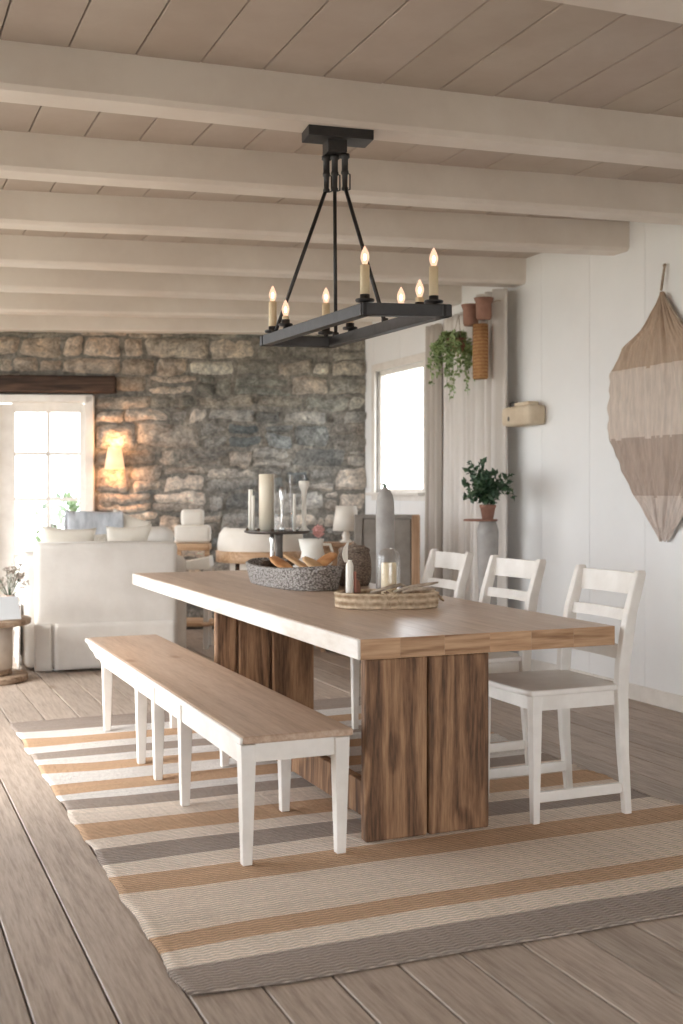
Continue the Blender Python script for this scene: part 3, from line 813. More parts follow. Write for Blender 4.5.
# bow of twine on the rim
b = B()
for k in range(5):
    a0 = U(-1, 1); b.tube([(-.0, -.155, .07), (U(-.04, .04), -.17, .085), (.03 * a0, -.18, .05), (.05 * a0, -.165, .01 + .02 * abs(a0))], .0028, 5)
b.blob((.0, -.162, .07), (.014, .012, .012), 10, 8)
b.obj('twine_knot', m_seagrass, t)
TR = math.radians(-17)
def tray(x, y, z): return Vector((2.335 + x * math.cos(TR) - y * math.sin(TR), 5.02 + x * math.sin(TR) + y * math.cos(TR), TT0 + z))
p = tray(.015, .03, .008)
t = thing('glass_cloche', 'domed clear glass cloche standing in the cream oval tray', 'cloche', p)
b = B(); prof = [(.056, 0), (.057, .01), (.056, .20), (.053, .235), (.043, .257), (.025, .27), (.0, .274)]
b.lathe(prof, n=32); b.lathe([(.0535, .001), (.0535, .20), (.0505, .233), (.041, .254), (.024, .2665), (0, .27)], n=32)
b.obj('dome', m_glass, t)
b = B(); b.tube([(.057 * math.cos(2 * PI * k / 32), .057 * math.sin(2 * PI * k / 32), .003) for k in range(33)], .003, 6); b.obj('rim', m_glass, t)
t = thing('pillar_candle', 'cream pillar candle under the glass cloche in the oval tray', 'candle', p + Vector((0, 0, .0005)))
b = B(); b.lathe([(0, 0), (.036, 0), (.037, .01), (.037, .195), (.033, .202), (.02, .197), (0, .195)], n=28); b.obj('wax', m_wax, t)
b = B(); b.tube([(0, 0, .195), (.002, 0, .208)], .0014, 5); b.obj('wick', m_black, t)
# slim white bottle with a wing-like pale feather
p = tray(-.175, .035, .008)
t = thing('slim_bottle', 'slim white ceramic bottle with a small red label in the oval tray', 'bottle', p)
b = B(); b.lathe([(0, 0), (.017, 0), (.019, .006), (.019, .185), (.016, .2), (.011, .207), (.013, .215), (0, .217)], n=20); b.obj('bottle_body', m_waxw, t)
m_red = M('faded red', rgb(176, 116, 98), rgb(194, 136, 118), 12, rough=.8)
b = B(); b.box((.024, -.004, .11), (.008, .03, .10), bev=.002); b.obj('label_tag', m_red, t)
b = B()
def fn(i, j):
    z = .205 + .11 * j; w = .018 * math.sin(PI * min(1, j * .9 + .1)) ** .7 * (1 - j * .6)
    return Vector((-.018 + (i - .5) * 2 * w - .02 * math.sin(j * 2.6) + .03 * j, .004 * math.cos((i - .5) * 3), z))
b.grid(fn, 6, 14); o = b.obj('feather', m_waxw, t, solid=.003)
b = B(); b.lathe([(0, 0), (.016, 0), (.016, .09), (.010, .10), (.010, .115), (0, .118)], n=14); o = b.obj('small_jar', m_terra, loc=tray(-.135, .06, .008)); tag(o, 'small brown jar tucked behind the slim white bottle in the oval tray', 'jar')
m_drift = M('bleached driftwood', rgb(146, 128, 110), rgb(196, 180, 162), 18, rough=.9, bump=.4, bscale=30, stretch=(1, 1, 1))
for i, (pts, lab) in enumerate((
        ([(-.09, -.09, .075), (0, -.08, .10), (.06, -.05, .11), (.12, .0, .085)], 'curved driftwood stick crossing in front of the glass cloche'),
        ([(.02, -.10, .08), (.1, -.08, .10), (.19, -.04, .11), (.25, .0, .115)], 'long driftwood stick pointing right over the tray rim'),
        ([(.06, -.12, .08), (.12, -.10, .093), (.2, -.07, .09), (.23, -.05, .085)], 'short driftwood stick lying at the right end of the oval tray'))):
    q = [tray(*v) for v in pts]
    b = B(); b.tube([v - q[0] for v in q], [.006, .009, .008, .004], 8); o = b.obj('driftwood_stick', m_drift, loc=q[0]); tag(o, lab, 'stick', 'driftwood sticks in the oval tray')
m_moss = M('dried brown potpourri', rgb(112, 84, 66), rgb(190, 160, 140), 16, rough=1, bump=.5)
b = B()
for k in range(220):
    a0 = U(0, 2 * PI); r = math.sqrt(U(0, 1)); q = Vector((.215 * r * math.cos(a0), .115 * r * math.sin(a0), U(.012, .055)))
    if math.hypot(q.x - .015, q.y - .03) < .075 or math.hypot(q.x + .175, q.y - .035) < .035 or math.hypot(q.x + .12, q.y - .05) < .03: continue
    leaf(b, q, rv(), rv(), U(.02, .04), .35)
o = b.obj('potpourri', m_moss, loc=tray(0, 0, 0)); o.rotation_euler = (0, 0, TR); tag(o, 'dried brown petals filling the cream oval tray', 'potpourri'); o['kind'] = 'stuff'

# candle stand: dark tray on a stem
m_pewter = M('dark pewter', rgb(84, 78, 74), rgb(112, 105, 100), 12, rough=.4, metal=.7)
m_silver = M('pale metal', rgb(200, 198, 195), rgb(222, 220, 217), 10, rough=.25, metal=.9)
S0 = Vector((2.50, 7.06, TT0))
t = thing('candle_stand', 'dark metal pedestal tray carrying tall candles at the far end of the table', 'stand', S0)
b = B(); b.lathe([(0, 0), (.075, 0), (.078, .008), (.06, .016), (.03, .024), (0, .024)], n=28); b.obj('foot', m_pewter, t)
b = B(); b.lathe([(0, .02), (.024, .02), (.026, .05), (.024, .2), (.026, .26), (.03, .285), (0, .285)], (.012, 0, 0), n=20); b.obj('stem', m_pewter, t)
b = B(); b.lathe([(0, .02), (.012, .02), (.02, .04), (.011, .07), (.014, .16), (.011, .2), (.018, .25), (.012, .285), (0, .285)], (-.042, -.02, 0), n=16); b.obj('turned_column', m_silver, t)
b = B(); b.lathe([(0, .284), (.19, .284), (.212, .292), (.215, .304), (.208, .304), (.19, .296), (0, .296)], n=40); b.obj('tray_plate', m_pewter, t)
ZT = .2965
Rv = Vector((.9225, -.3859, 0)); Wv = Vector((.3859, .9225, 0))
def on(r_, w_, z=ZT): return S0 + Rv * r_ + Wv * w_ + Vector((0, 0, z))
# px offsets / 155 px per metre at this distance
def candle_thing(loc, r, h, lab, mat):
    t = thing('candle', lab, 'candle', loc, 0, 'candles on the dark metal stand')
    b = B(); b.lathe([(0, 0), (r, 0), (r, h), (r * .85, h + .004), (0, h)], n=22); b.obj('wax', mat, t)
    b = B(); b.tube([(0, 0, h), (.001, 0, h + .012)], .0013, 5); b.obj('wick', m_black, t)
candle_thing(on(-.175, .02), .014, .27, 'thin white taper candle at the left edge of the candle stand', m_waxw)
candle_thing(on(-.152, -.06), .011, .23, 'shorter thin white taper just right of the leftmost taper', m_waxw)
candle_thing(on(-.07, .02), .05, .37, 'thick cream pillar candle, tallest on the left of the candle stand', m_wax2)
t = thing('glass_hurricane', 'tall clear glass cylinder around a silver holder in the middle of the stand', 'vase', on(.035, -.05))
b = B(); b.lathe([(.052, 0), (.053, .37), (.050, .37), (.049, .004), (0, .004)], n=32); b.lathe([(0, 0), (.052, 0)], n=32); b.obj('glass_body', m_glass, t)
b = B(); b.lathe([(0, .005), (.03, .005), (.012, .03), (.009, .12), (.018, .2), (.022, .27), (.012, .29), (0, .29)], n=18); b.obj('holder', m_silver, t)
t = thing('candlestick', 'pale turned candlestick at the right of the candle stand', 'candlestick', on(.175, .0))
b = B(); b.lathe([(0, 0), (.036, 0), (.036, .008), (.016, .03), (.011, .08), (.017, .12), (.013, .2), (.02, .26), (.034, .3), (.036, .325), (.03, .33), (0, .325)], n=24); b.obj('stick', m_waxw, t)
t = thing('glass_hurricane', 'narrow empty clear glass cylinder behind the pale candlestick', 'vase', on(.13, .12))
b = B(); b.lathe([(.045, 0), (.046, .37), (.044, .37), (.043, .004), (0, .004)], n=28); b.obj('glass_body', m_glass, t)
candle_thing(on(.115, -.07), .010, .24, 'slender white candle between the glass cylinder and the candlestick', m_waxw)
for i, (a_, c_, lab) in enumerate(((-.19, -.055, 'small dark berry ball beside the thin tapers on the stand'), (-.115, -.10, 'small dark berry ball in front of the pillar candle'), (-.02, -.16, 'small dark berry ball at the near edge of the stand'))):
    b = B(); b.blob((0, 0, 0), (.012, .012, .012), 10, 8, amp=.2); o = b.obj('berry', m_cone, loc=on(a_, c_, ZT + .012)); tag(o, lab, 'berry', 'dark berries on the candle stand')

# white pitcher, woven jar, grey bottle
t = thing('pitcher', 'white ceramic pitcher right of the candle stand stem', 'pitcher', (2.655, 6.82, TT0), math.radians(-20))
b = B(); b.lathe([(0, 0), (.07, 0), (.082, .02), (.086, .09), (.072, .17), (.062, .21), (.072, .255), (.068, .255), (.056, .21), (.066, .17), (.078, .09), (.07, .02), (0, .012)], n=32)
for v in b.bm.verts:
    if v.co.z > .2 and v.co.x < -.04: v.co.x -= .02
b.obj('pitcher_body', m_waxw, t)
b = B(); b.tube([(.064, 0, .22), (.11, 0, .22), (.125, 0, .17), (.115, 0, .10), (.08, 0, .07)], .009, 8); b.obj('handle', m_waxw, t)
m_pink = M('dusty pink petals', rgb(206, 150, 144), rgb(228, 184, 176), 18, rough=.9, bump=.4)
t = thing('flower', 'dusty pink round flower head rising from the white pitcher', 'flower', (2.69, 6.81, TT0 + .02))
b = B(); b.tube([(0, 0, 0), (.0, 0, .26)], .003, 5); b.obj('stem', m_greend, t)
b = B()
for k in range(90):
    d = rv(); leaf(b, Vector((0, 0, .285)) + d * .022, d + rv() * .5, rv(), .024, .4)
b.blob((0, 0, .285), (.024, .024, .024), 10, 8); b.obj('petals', m_pink, t)
t = thing('woven_jar', 'brown woven lidded jar on the table behind the glass cloche', 'jar', (2.70, 6.26, TT0))
m_brownw = rope('brown wicker', rgb(112, 96, 84), rgb(164, 146, 130), 70, (1, 1, 2))
b = B(); b.lathe([(0, 0), (.085, 0), (.098, .03), (.104, .1), (.098, .17), (.088, .2), (0, .2)], n=36); b.obj('jar_body', m_brownw, t)
b = B(); b.lathe([(0, .198), (.092, .198), (.094, .215), (.06, .235), (.015, .24), (.012, .25), (0, .255)], n=36); b.obj('lid', m_brownw, t)
m_greyc = M('grey stoneware', rgb(150, 146, 142), rgb(172, 168, 164), 7, rough=.6, bump=.1)
t = thing('stoneware_bottle', 'tall narrow grey stoneware bottle with rounded shoulders behind the cloche', 'bottle', (2.735, 5.90, TT0))
b = B(); b.lathe([(0, 0), (.048, 0), (.052, .01), (.052, .46), (.05, .50), (.043, .535), (.03, .56), (.014, .572), (.010, .58), (0, .582)], n=32); b.obj('bottle_body', m_greyc, t)
b = B(); b.lathe([(0, .58), (.008, .58), (.009, .592), (0, .594)], n=12)
for k in range(4): leaf(b, Vector((0, 0, .59)), Vector((math.cos(k * 1.9), math.sin(k * 1.9), .25)), Vector((0, 0, 1)), .045, .22)
b.obj('leaf_stopper', m_greend, t)

# ------------------------------------------------------------------ right wall hangings
# macrame / gauze wall hanging
def hanging():
    t = thing('wall_hanging', 'large leaf-shaped gauze wall hanging in banded beige and brown on white wall', 'wall hanging', (XR, 5.78, 2.6))
    LZ = [(2.57, .008, .008), (2.50, .06, .05), (2.36, .22, .17), (2.27, .41, .28), (2.2, .45, .36), (2.12, .53, .45), (1.95, .56, .52), (1.79, .575, .55), (1.70, .56, .56), (1.58, .49, .52), (1.485, .43, .46), (1.36, .33, .33), (1.22, .19, .21), (1.12, .10, .13), (1.05, .035, .05)]
    def wd(z, k):
        for a_, c_ in zip(LZ, LZ[1:]):
            if c_[0] <= z <= a_[0]:
                f = (a_[0] - z) / (a_[0] - c_[0]); return a_[k] + (c_[k] - a_[k]) * f
        return LZ[-1][k]
    c1, c2, c3, c4 = rgb(186, 164, 144), rgb(212, 198, 186), rgb(178, 160, 147), rgb(208, 194, 184)
    def colf(i, j):
        z = 2.57 - 1.52 * j + .02 * noise.noise(Vector((i * 15, 1, 5)))
        c = c1 if z > 2.13 else (c2 if z > 1.68 else (c3 if z > 1.31 else c4))
        g = 1 + .10 * noise.noise(Vector((i * 60, j * 4, 0)))
        return (c[0] * g, c[1] * g, c[2] * g)
    def fn(i, j):
        z = 2.57 - 1.52 * j
        L_, R_ = wd(z, 1), wd(z, 2)
        jag = 1 + .05 * noise.noise(Vector((z * 14, i > .5, 3)))
        y = (L_ * (1 - 2 * i) if i < .5 else -R_ * (2 * i - 1)) * jag
        amp = .008 + .018 * (1 - abs(2 * i - 1))
        ph = 30 * i + 5 * noise.noise(Vector((i * 3, z * 1.5, 9)))
        d = .03 + amp * (math.sin(ph * 1.0) * .5 + .5) + .003 * math.sin(i * 110 + z * 3) + .012 * noise.noise(Vector((i * 9, z * 3, 2)))
        zz = z + (.02 * math.sin(i * 40) if j > .97 else 0)
        return Vector((-d, y, zz - 2.6))
    b = B(); b.grid(fn, 150, 110, col=colf)
    m_gauze = M('gathered gauze', (.9, .9, .9, 1), (1.1, 1.1, 1.1, 1), 14, rough=1, bump=.6, bscale=60, stretch=(1, 3, .5), tone=True)
    o = b.obj('gauze', m_gauze, t, solid=.004); o['label'] = 'gathered gauze in four bands'
    b = B(); b.tube([(-.04, .008, -.02), (-.03, .004, .06), (-.02, 0, .13)], .008, 8); b.blob((-.02, 0, .135), (.012, .012, .012), 8, 6); b.obj('cord', m_drift, t)
    b = B(); b.tube([(-.035, -.0, -.03), (-.03, -.12, -.19), (-.03, -.26, -.33)], .007, 6); b.obj('edge_cord', m_drift, t)
hanging()
# small beige wooden box shelf
t = thing('wall_box', 'small beige wooden box shelf mounted on the white wall right of the curtain', 'wall shelf', (XR, 7.33, 1.82))
m_boxw = M('beige painted wood', rgb(200, 182, 156), rgb(216, 200, 176), 8, rough=.7, bump=.1)
b = B(); b.box((-.075, 0, .08), (.15, .40, .145), bev=.03, seg=4); b.obj('box', m_boxw, t)
b = B(); b.box((-.075, -.04, .165), (.09, .2, .03), bev=.008); b.obj('lid', m_boxw, t)
b = B(); b.tube([(-.08, .10, .15), (-.08, .10, .175), (-.08, .14, .19), (-.08, .18, .18), (-.08, .18, .15)], .007, 6); b.cyl((-.08, .1, .17), .014, .02, 10); b.obj('handle', m_pewter, t)
for k, s in enumerate((-1,)):
    b = B(); b.box((-.155, .08, .06), (.006, .018, .03), bev=.002); b.obj('latch', m_pewter, t)

# curtains
m_cur = M('greige linen curtain', rgb(216, 210, 203), rgb(226, 220, 214), 5, rough=.95, bump=.25, bscale=120, stretch=(1, 1, .2))
m_cur2 = M('taupe linen curtain', rgb(188, 179, 169), rgb(200, 191, 182), 5, rough=.95, bump=.25, bscale=120, stretch=(1, 1, .2))
def curtain(y0, y1, x, amp, folds, mat, lab, ztop=2.86, ph=0, zb=.02):
    b = B(); n = folds * 10
    def fn(i, j):
        z = ztop - (ztop - zb) * j
        a_ = amp * (.75 + .5 * j)
        o = a_ * math.sin(2 * PI * folds * i + ph) + .25 * a_ * math.sin(2 * PI * folds * 2.3 * i + 2 * j)
        yy = y0 + (y1 - y0) * i + .008 * noise.noise(Vector((i * 9, z * 1.5, ph)))
        return Vector((o, yy, z))
    b.grid(fn, n, 30); o = b.obj('curtain', mat, loc=(x, 0, 0), solid=.004)
    o.data.transform(Matrix.Translation((0, -y0, 0))); o.location = (x, y0, 0)
    tag(o, lab, 'curtain', 'linen curtains on the right wall')
curtain(7.48, 7.86, 4.45, .05, 3, m_cur, 'light greige linen curtain panel at the right, next to the white wall', ztop=2.87)
curtain(7.93, 8.58, 4.52, .018, 7, m_cur, 'pale finely pleated middle curtain behind the two hanging plants', ztop=2.80, ph=1)
curtain(8.62, 8.86, 4.50, .03, 3, m_cur2, 'darker taupe curtain panel at the left, next to the bright window', ztop=2.76, ph=2)
# rattan holder with two cups above
t = thing('hanging_basket', 'tall narrow rattan basket hanging on the curtain below two brown cups', 'basket', (4.31, 7.59, 2.19))
b = B(); b.lathe([(0, 0), (.062, 0), (.068, .01), (.07, .2), (.068, .41), (.06, .41), (.062, .2), (.058, .02), (0, .012)], n=28, sx=.8); b.obj('basket_body', m_rattan, t)
b = B(); b.tube([(.05, 0, .40), (.08, 0, .50), (.1, 0, .58)], .003, 5); b.obj('cord', m_drift, t)
m_cup = M('brown clay', rgb(142, 104, 88), rgb(162, 122, 104), 10, rough=.8, bump=.1)
for (y, lab, dz) in ((7.80, 'left of the two brown clay cups hanging above the rattan basket', 0), (7.60, 'right of the two brown clay cups hanging above the rattan basket', .02)):
    o = thing('clay_cup', lab, 'cup', (4.31, y - .06, 2.61 + dz), 0, 'brown clay cups above the rattan basket')
    b = B(); b.lathe([(0, 0), (.05, 0), (.058, .02), (.06, .12), (.075, .16), (.07, .16), (.054, .12), (.05, .02), (0, .01)], n=24); b.obj('cup_body', m_cup, o)
    b = B(); b.tube([(.06, 0, .13), (.12, 0, .15), (.2, 0, .15)], .004, 5); b.obj('hook', m_drift, o)
# trailing plant
t = thing('trailing_plant', 'trailing green plant spilling from a hanging pot left of the rattan basket', 'plant', (4.24, 7.84, 2.42))
b = B(); b.lathe([(0, 0), (.05, 0), (.065, .02), (.075, .1), (.07, .1), (.06, .02), (0, .012)], n=22); b.obj('pot', m_terra, t)
b = B(); b.tube([(0, .07, .09), (.02, 0, .28), (.18, 0, .31)], .003, 5); b.tube([(0, -.07, .09), (.02, 0, .28)], .003, 5); b.obj('cord', m_drift, t)
b1 = B(); b2 = B()
for k in range(52):
    a0 = U(0, 2 * PI); L_ = U(.12, .55) if k % 2 else U(.05, .3); r = U(.08, .20)
    pts = []; q = Vector((.04 * math.cos(a0), .05 * math.sin(a0), .10)); 
    for s in range(9):
        f = s / 8
        pts.append(Vector((math.cos(a0) * (.03 + r * min(1, f * 2.2)) * .8, math.sin(a0) * (.03 + r * 1.2 * min(1, f * 2.2)) + .02 * math.sin(f * 5 + k) + .06, .10 + .06 * math.sin(min(1, f * 3) * PI) - L_ * max(0, f - .12) ** 1.1)))
    b1.tube(pts, .0018, 4)
    for s in range(8):
        for u_ in range(3):
            p = pts[s].lerp(pts[s + 1], U(0, 1)); leaf(b2, p, rv() + Vector((0, 0, -.3)), rv(), U(.024, .042), .38)
b1.obj('vines', m_green, t); b2.obj('leaves', m_green, t)
# lower plant on a grey pedestal
P0 = Vector((4.20, 7.29, 0))
t = thing('plant_pedestal', 'grey tapered pedestal with a thin round top before the curtain', 'pedestal', P0)
b = B(); b.lathe([(0, 0), (.11, 0), (.11, .03), (.075, .06), (.065, .6), (.075, .9), (.08, 1.05), (.06, 1.125), (0, 1.125)], n=28); b.obj('column', m_greyc, t)
b = B(); b.cyl((-.02, .07, 1.125), .125, .014, 36, bev=.004); b.obj('top_plate', m_terra, t)
t = thing('potted_plant', 'dark green leafy plant in a small terracotta pot on the grey pedestal', 'plant', P0 + Vector((0, -.0, 1.1395)))
b = B(); b.lathe([(0, 0), (.04, 0), (.055, .085), (.06, .085), (.06, .105), (.052, .105), (.048, .09), (0, .085)], n=24); b.obj('pot', m_terra, t)
b1 = B(); b2 = B()
for k in range(26):
    a0 = U(0, 2 * PI); hgt = U(.14, .37); r = U(.04, .19)
    pts = [Vector((.015 * math.cos(a0), .015 * math.sin(a0), .09)), Vector((r * .5 * math.cos(a0), r * .5 * math.sin(a0), .09 + hgt * .6)), Vector((r * math.cos(a0), r * math.sin(a0), .09 + hgt))]
    if k % 6 == 0: pts[2].z -= hgt * .7; pts[2].x *= 1.2; pts[2].y *= 1.2
    b1.tube(pts, .0022, 4)
    for s in range(30):
        f = s / 30 * 2; p = pts[0].lerp(pts[1], f) if f < 1 else pts[1].lerp(pts[2], f - 1)
        if f > .35: leaf(b2, p, rv() + Vector((0, 0, .35)), rv(), U(.04, .065), .32)
b1.obj('stems', m_greend, t); b2.obj('leaves', m_greend, t)

# ------------------------------------------------------------------ sofa group
def pillow(name, loc, w, h, th, rot, mat, lab, tilt=.25, group=None, rotz2=0):
    b = B()
    def side(sg):
        def fn(i, j):
            s, t_ = 2 * i - 1, 2 * j - 1
            pin = 1 - .09 * (1 - abs(s) ** 2) * abs(t_) ** 3
            pin2 = 1 - .09 * (1 - abs(t_) ** 2) * abs(s) ** 3
            e = max(0, (1 - s * s)) ** .55 * max(0, (1 - t_ * t_)) ** .55
            n = 1 + .12 * noise.noise(Vector((s * 2, t_ * 2, w * 10 + sg)))
            return Vector((s * w / 2 * pin2, sg * th / 2 * e * n, t_ * h / 2 * pin))
        return fn
    b.grid(side(1), 16, 16); b.grid(side(-1), 16, 16)
    bmesh.ops.remove_doubles(b.bm, verts=b.bm.verts, dist=.0008); 
    o = b.obj(name, mat, loc=loc, recalc=True); o.rotation_euler = (tilt, rotz2, rot)
    tag(o, lab, 'cushion', group); return o
SR = math.radians(-5)
S1 = Vector((1.19, 8.70, 0))
def so(x, y, z=0): return Vector((S1.x + x * math.cos(SR) - y * math.sin(SR), S1.y + x * math.sin(SR) + y * math.cos(SR), z))
t = thing('sofa', 'white linen slipcovered sofa seen from behind, in front of the french door', 'sofa', S1, SR)
SW = 1.06
b = B()
def soft(b, x0, x1, y0, y1, z0, z1, bev=.04, amp=.008, cuts=8):
    tmp = B(); tmp.box(((x0 + x1) / 2, (y0 + y1) / 2, (z0 + z1) / 2), (x1 - x0, y1 - y0, z1 - z0), bev=bev, seg=4)
    bmesh.ops.subdivide_edges(tmp.bm, edges=[e for e in tmp.bm.edges if e.calc_length() > .12], cuts=cuts, use_grid_fill=True)
    for v in tmp.bm.verts:
        k = noise.noise(v.co * 3.2 + Vector((x0, z0, 1))) * amp + amp * .6 * noise.noise(Vector((v.co.x * 12, v.co.y * 12, v.co.z * 2)))
        v.co += v.normal * k if v.normal.length > 0 else Vector((0, 0, 0))
    me = bpy.data.meshes.new('tmp'); tmp.bm.to_mesh(me); tmp.bm.free(); b.bm.from_mesh(me); bpy.data.meshes.remove(me)
soft(b, 0, SW, 0, .2, .015, .955, bev=.045); o_ = b.obj('back', m_linen, t, smooth=True)
for s, x0 in ((0, -.09), (1, SW - .12)):
    b = B(); soft(b, x0 + .002, x0 + .208, .10, .92, .02, .86 if s == 0 else .84, bev=.06); b.obj('arm', m_linen, t, smooth=True)
b = B(); soft(b, .18, SW - .18, .2, .88, .08, .34, bev=.03); b.obj('seat_base', m_linen, t, smooth=True)
b = B(); soft(b, .182, SW - .182, .2, .9, .34, .48, bev=.05); b.obj('seat_cushion', m_linen, t, smooth=True)
# skirt: hanging panels with corner slits
b = B()
def fn(i, j): return Vector((.14 + (SW - .16) * i, -.012 - .010 * math.sin(i * 9) * j - .008 * j, .95 * (0) + .36 - .345 * j + .006 * math.sin(i * 7) * j))
b.grid(fn, 30, 10)
def fn(i, j): return Vector((-.008 + .13 * i, -.010 - .006 * j, .36 - .345 * j))
b.grid(fn, 6, 8)
def fn(i, j): return Vector((-.098 - .025 * j * (0.5 + .5 * math.sin(i * 16)), .11 + .81 * i, .5 - .485 * j))
b.grid(fn, 40, 8)
b.obj('skirt', m_linen, t, solid=.006)
b = B(); b.tube([so_ for so_ in (Vector((.04, .1, .957)), Vector((SW / 2, .1, .962)), Vector((SW - .04, .1, .957)))], .004, 6); b.obj('piping', m_linen, t)
m_pil = M('cream cushion cover', rgb(226, 218, 204), rgb(236, 230, 219), 5, rough=.95, bump=.2, bscale=120)
m_pat = M('pale printed cushion cover', rgb(206, 200, 186), rgb(236, 232, 224), 22, rough=.95, lo=.45, hi=.5)
G = 'cushions leaning inside the sofa back'
pillow('cushion', so(.25, .37, .83), .42, .50, .13, SR + .06, m_pil, 'cream cushion with a pointed corner at the left end of the sofa back', group=G, rotz2=.06)
pillow('cushion', so(.53, .50, .80), .36, .46, .13, SR - .05, m_pat, 'pale patterned cushion in the middle of the sofa back', group=G, rotz2=-.05)
pillow('cushion', so(.73, .36, .84), .36, .50, .12, SR + .04, m_pil, 'cream cushion with two raised corners towards the right end of the sofa', group=G, rotz2=-.04)
b = B(); b.blob((0, 0, 0), (.13, .09, .12), 18, 12, p=.7, amp=.05); o = b.obj('bolster', m_linen, loc=so(.96, .38, .945)); o.rotation_euler = (0, 0, SR); tag(o, 'rounded white bolster on the right corner of the sofa', 'cushion')

# armchair behind the sofa with a blue grey throw
AC = Vector((1.93, 9.98, 0))
t = thing('wing_chair', 'white high-backed armchair behind the sofa, half covered by a grey throw', 'armchair', AC, math.radians(-12))
b = B(); soft(b, -.30, .30, .0, .16, .05, 1.10, bev=.07); b.obj('backrest', m_cream, t, smooth=True)
b = B(); soft(b, -.30, .30, .1, .7, .12, .45, bev=.05); b.obj('seat', m_cream, t, smooth=True)
for s in (-1, 1):
    b = B(); soft(b, s * .30 - .06, s * .30 + .06, .1, .7, .05, .68, bev=.04); b.obj('arm', m_cream, t, smooth=True)
for sx in (-.24, .24):
    for sy in (.06, .64):
        b = B(); b.cyl((sx, sy, 0), .018, .13, 10, r2=.025); b.obj('leg', m_woodlt, t)
m_throw = M('blue grey wool throw', rgb(170, 174, 180), rgb(198, 201, 206), 8, rough=1, bump=.4, bscale=50, stretch=(3, 1, 1))
m_throwd = M('dark grey wool', rgb(84, 88, 94), rgb(104, 108, 112), 8, rough=1)
b = B()
def fn(i, j):
    x = -.31 + .47 * i; s = j * 1.0
    if s < .35: y = -.035 - .012 * math.sin(i * 9); z = .60 + (1.13 - .60) * s / .35
    elif s < .65: a_ = (s - .35) / .3; y = -.035 + .23 * a_; z = 1.13 + .02 * math.sin(a_ * PI) + .014 * math.sin(i * 6 + 1)
    else: y = .195 + .012 * math.sin(i * 20); z = 1.13 - .5 * (s - .65) / .35
    n_ = noise.noise(Vector((i * 3, s * 4, 1)))
    return Vector((x + .02 * math.sin(s * 6), y - .03 * abs(n_), z + .05 * abs(n_)))
b.grid(fn, 30, 40); o = b.obj('throw_blanket', m_throw, solid=.012, loc=AC, rotz=math.radians(-12)); tag(o, 'blue grey wool throw draped over the armchair behind the sofa', 'blanket')
pillow('cushion', AC + Vector((.20, -.02, .98)), .34, .34, .10, math.radians(-12), m_pil, 'white square cushion beside the blue grey throw', tilt=-.1, rotz2=.35)

# cable-spool side table
P = Vector((.80, 8.50, 0))
t = thing('spool_table', 'round wooden cable-spool side table at the left edge beside the sofa', 'side table', P)
m_spool = wood('weathered spool wood', rgb(128, 104, 84), rgb(164, 140, 118), rgb(190, 168, 146), 0, tone=False, rough=.7, bump=.3)
m_spooll = M('pale spool drum', rgb(206, 194, 180), rgb(222, 212, 200), 6, rough=.8)
b = B(); b.cyl((0, 0, .40), .33, .04, 48, bev=.006); b.obj('tabletop', m_spool, t)
b = B(); b.cyl((0, 0, .0), .31, .045, 48, bev=.006); b.cyl((0, 0, .045), .2, .05, 40); b.obj('base', m_spool, t)
b = B(); b.cyl((0, 0, .09), .205, .31, 40); b.obj('drum', m_spooll, t)
t = thing('flower_vase', 'patterned pinkish vase with dried flowers on the spool table', 'vase', (.975, 8.46, .4405))
m_vase = M('mottled pink beige glaze', rgb(176, 146, 130), rgb(226, 206, 190), 30, rough=.5, lo=.42, hi=.58)
b = B(); b.lathe([(0, 0), (.05, 0), (.075, .04), (.078, .08), (.055, .13), (.04, .15), (.045, .165), (.038, .165), (.035, .15), (0, .14)], n=28); b.obj('vase_body', m_vase, t)
m_dry = M('dried flowers', rgb(150, 146, 128), rgb(206, 190, 184), 30, rough=1)
b = B(); b2 = B()
for k in range(30):
    e = Vector((U(-.11, .11), U(-.11, .11), .165 + U(.06, .2))); b.tube([(0, 0, .14), e], .0015, 4)
    for s in range(10): leaf(b2, e + rv() * .018, rv(), rv(), .022, .4)
b.obj('stems', m_greend, t); b2.obj('blossoms', m_dry, t)
t = thing('open_book', 'white book leaning on the pink vase on the spool table', 'book', (.93, 8.285, .4415), .25)
b = B(); b.box((0, .0, .085), (.20, .014, .17), rot=(math.radians(-24), 0, 0), bev=.003)
b.obj('cover', M('pale blue cover', rgb(214, 218, 222), rgb(226, 229, 232), 3, rough=.5), t)
b = B(); b.box((0.003, .0, .086), (.196, .010, .165), rot=(math.radians(-24), 0, 0)); 
b.obj('pages', m_waxw, t)

# wall sconce with glowing shade
t = thing('wall_sconce', 'small glowing cream wall lamp on the stone wall right of the french door', 'lamp', sw(4.17, .04, 1.62), SROT)
b = B(); b.box((0, .02, 0), (.06, .02, .14), bev=.006); b.tube([(0, .01, -.03), (0, -.09, -.04), (0, -.1, -.01)], .006, 8); b.obj('bracket', m_black, t)
def shade_mat():
    m, nt, bs = base('lit fabric shade'); L = nt.links.new
    bs.inputs['Base Color'].default_value = rgb(240, 214, 180); bs.inputs['Emission Color'].default_value = (1, .50, .24, 1); bs.inputs['Emission Strength'].default_value = .45
    return m
b = B(); b.lathe([(.095, -.06), (.062, .15)], (0, -.1, 0), n=28); b.obj('lamp_shade', shade_mat(), t, solid=.003)
b = B(); b.blob((0, -.1, .04), (.024, .024, .035), 12, 8); b.obj('bulb', emis('sconce bulb', (1, .6, .3, 1), 4), t)
def pt(loc, c, e, r=.03):
    l = bpy.data.lights.new('lamp', 'POINT'); l.color = c; l.energy = e; l.shadow_soft_size = r
    o = bpy.data.objects.new('lamp_light', l); COL.objects.link(o); o.location = loc; return o
pt(sw(4.17, .15, 1.80), (1, .50, .22), 1.9); pt(sw(4.17, .15, 1.54), (1, .50, .22), 1.6)

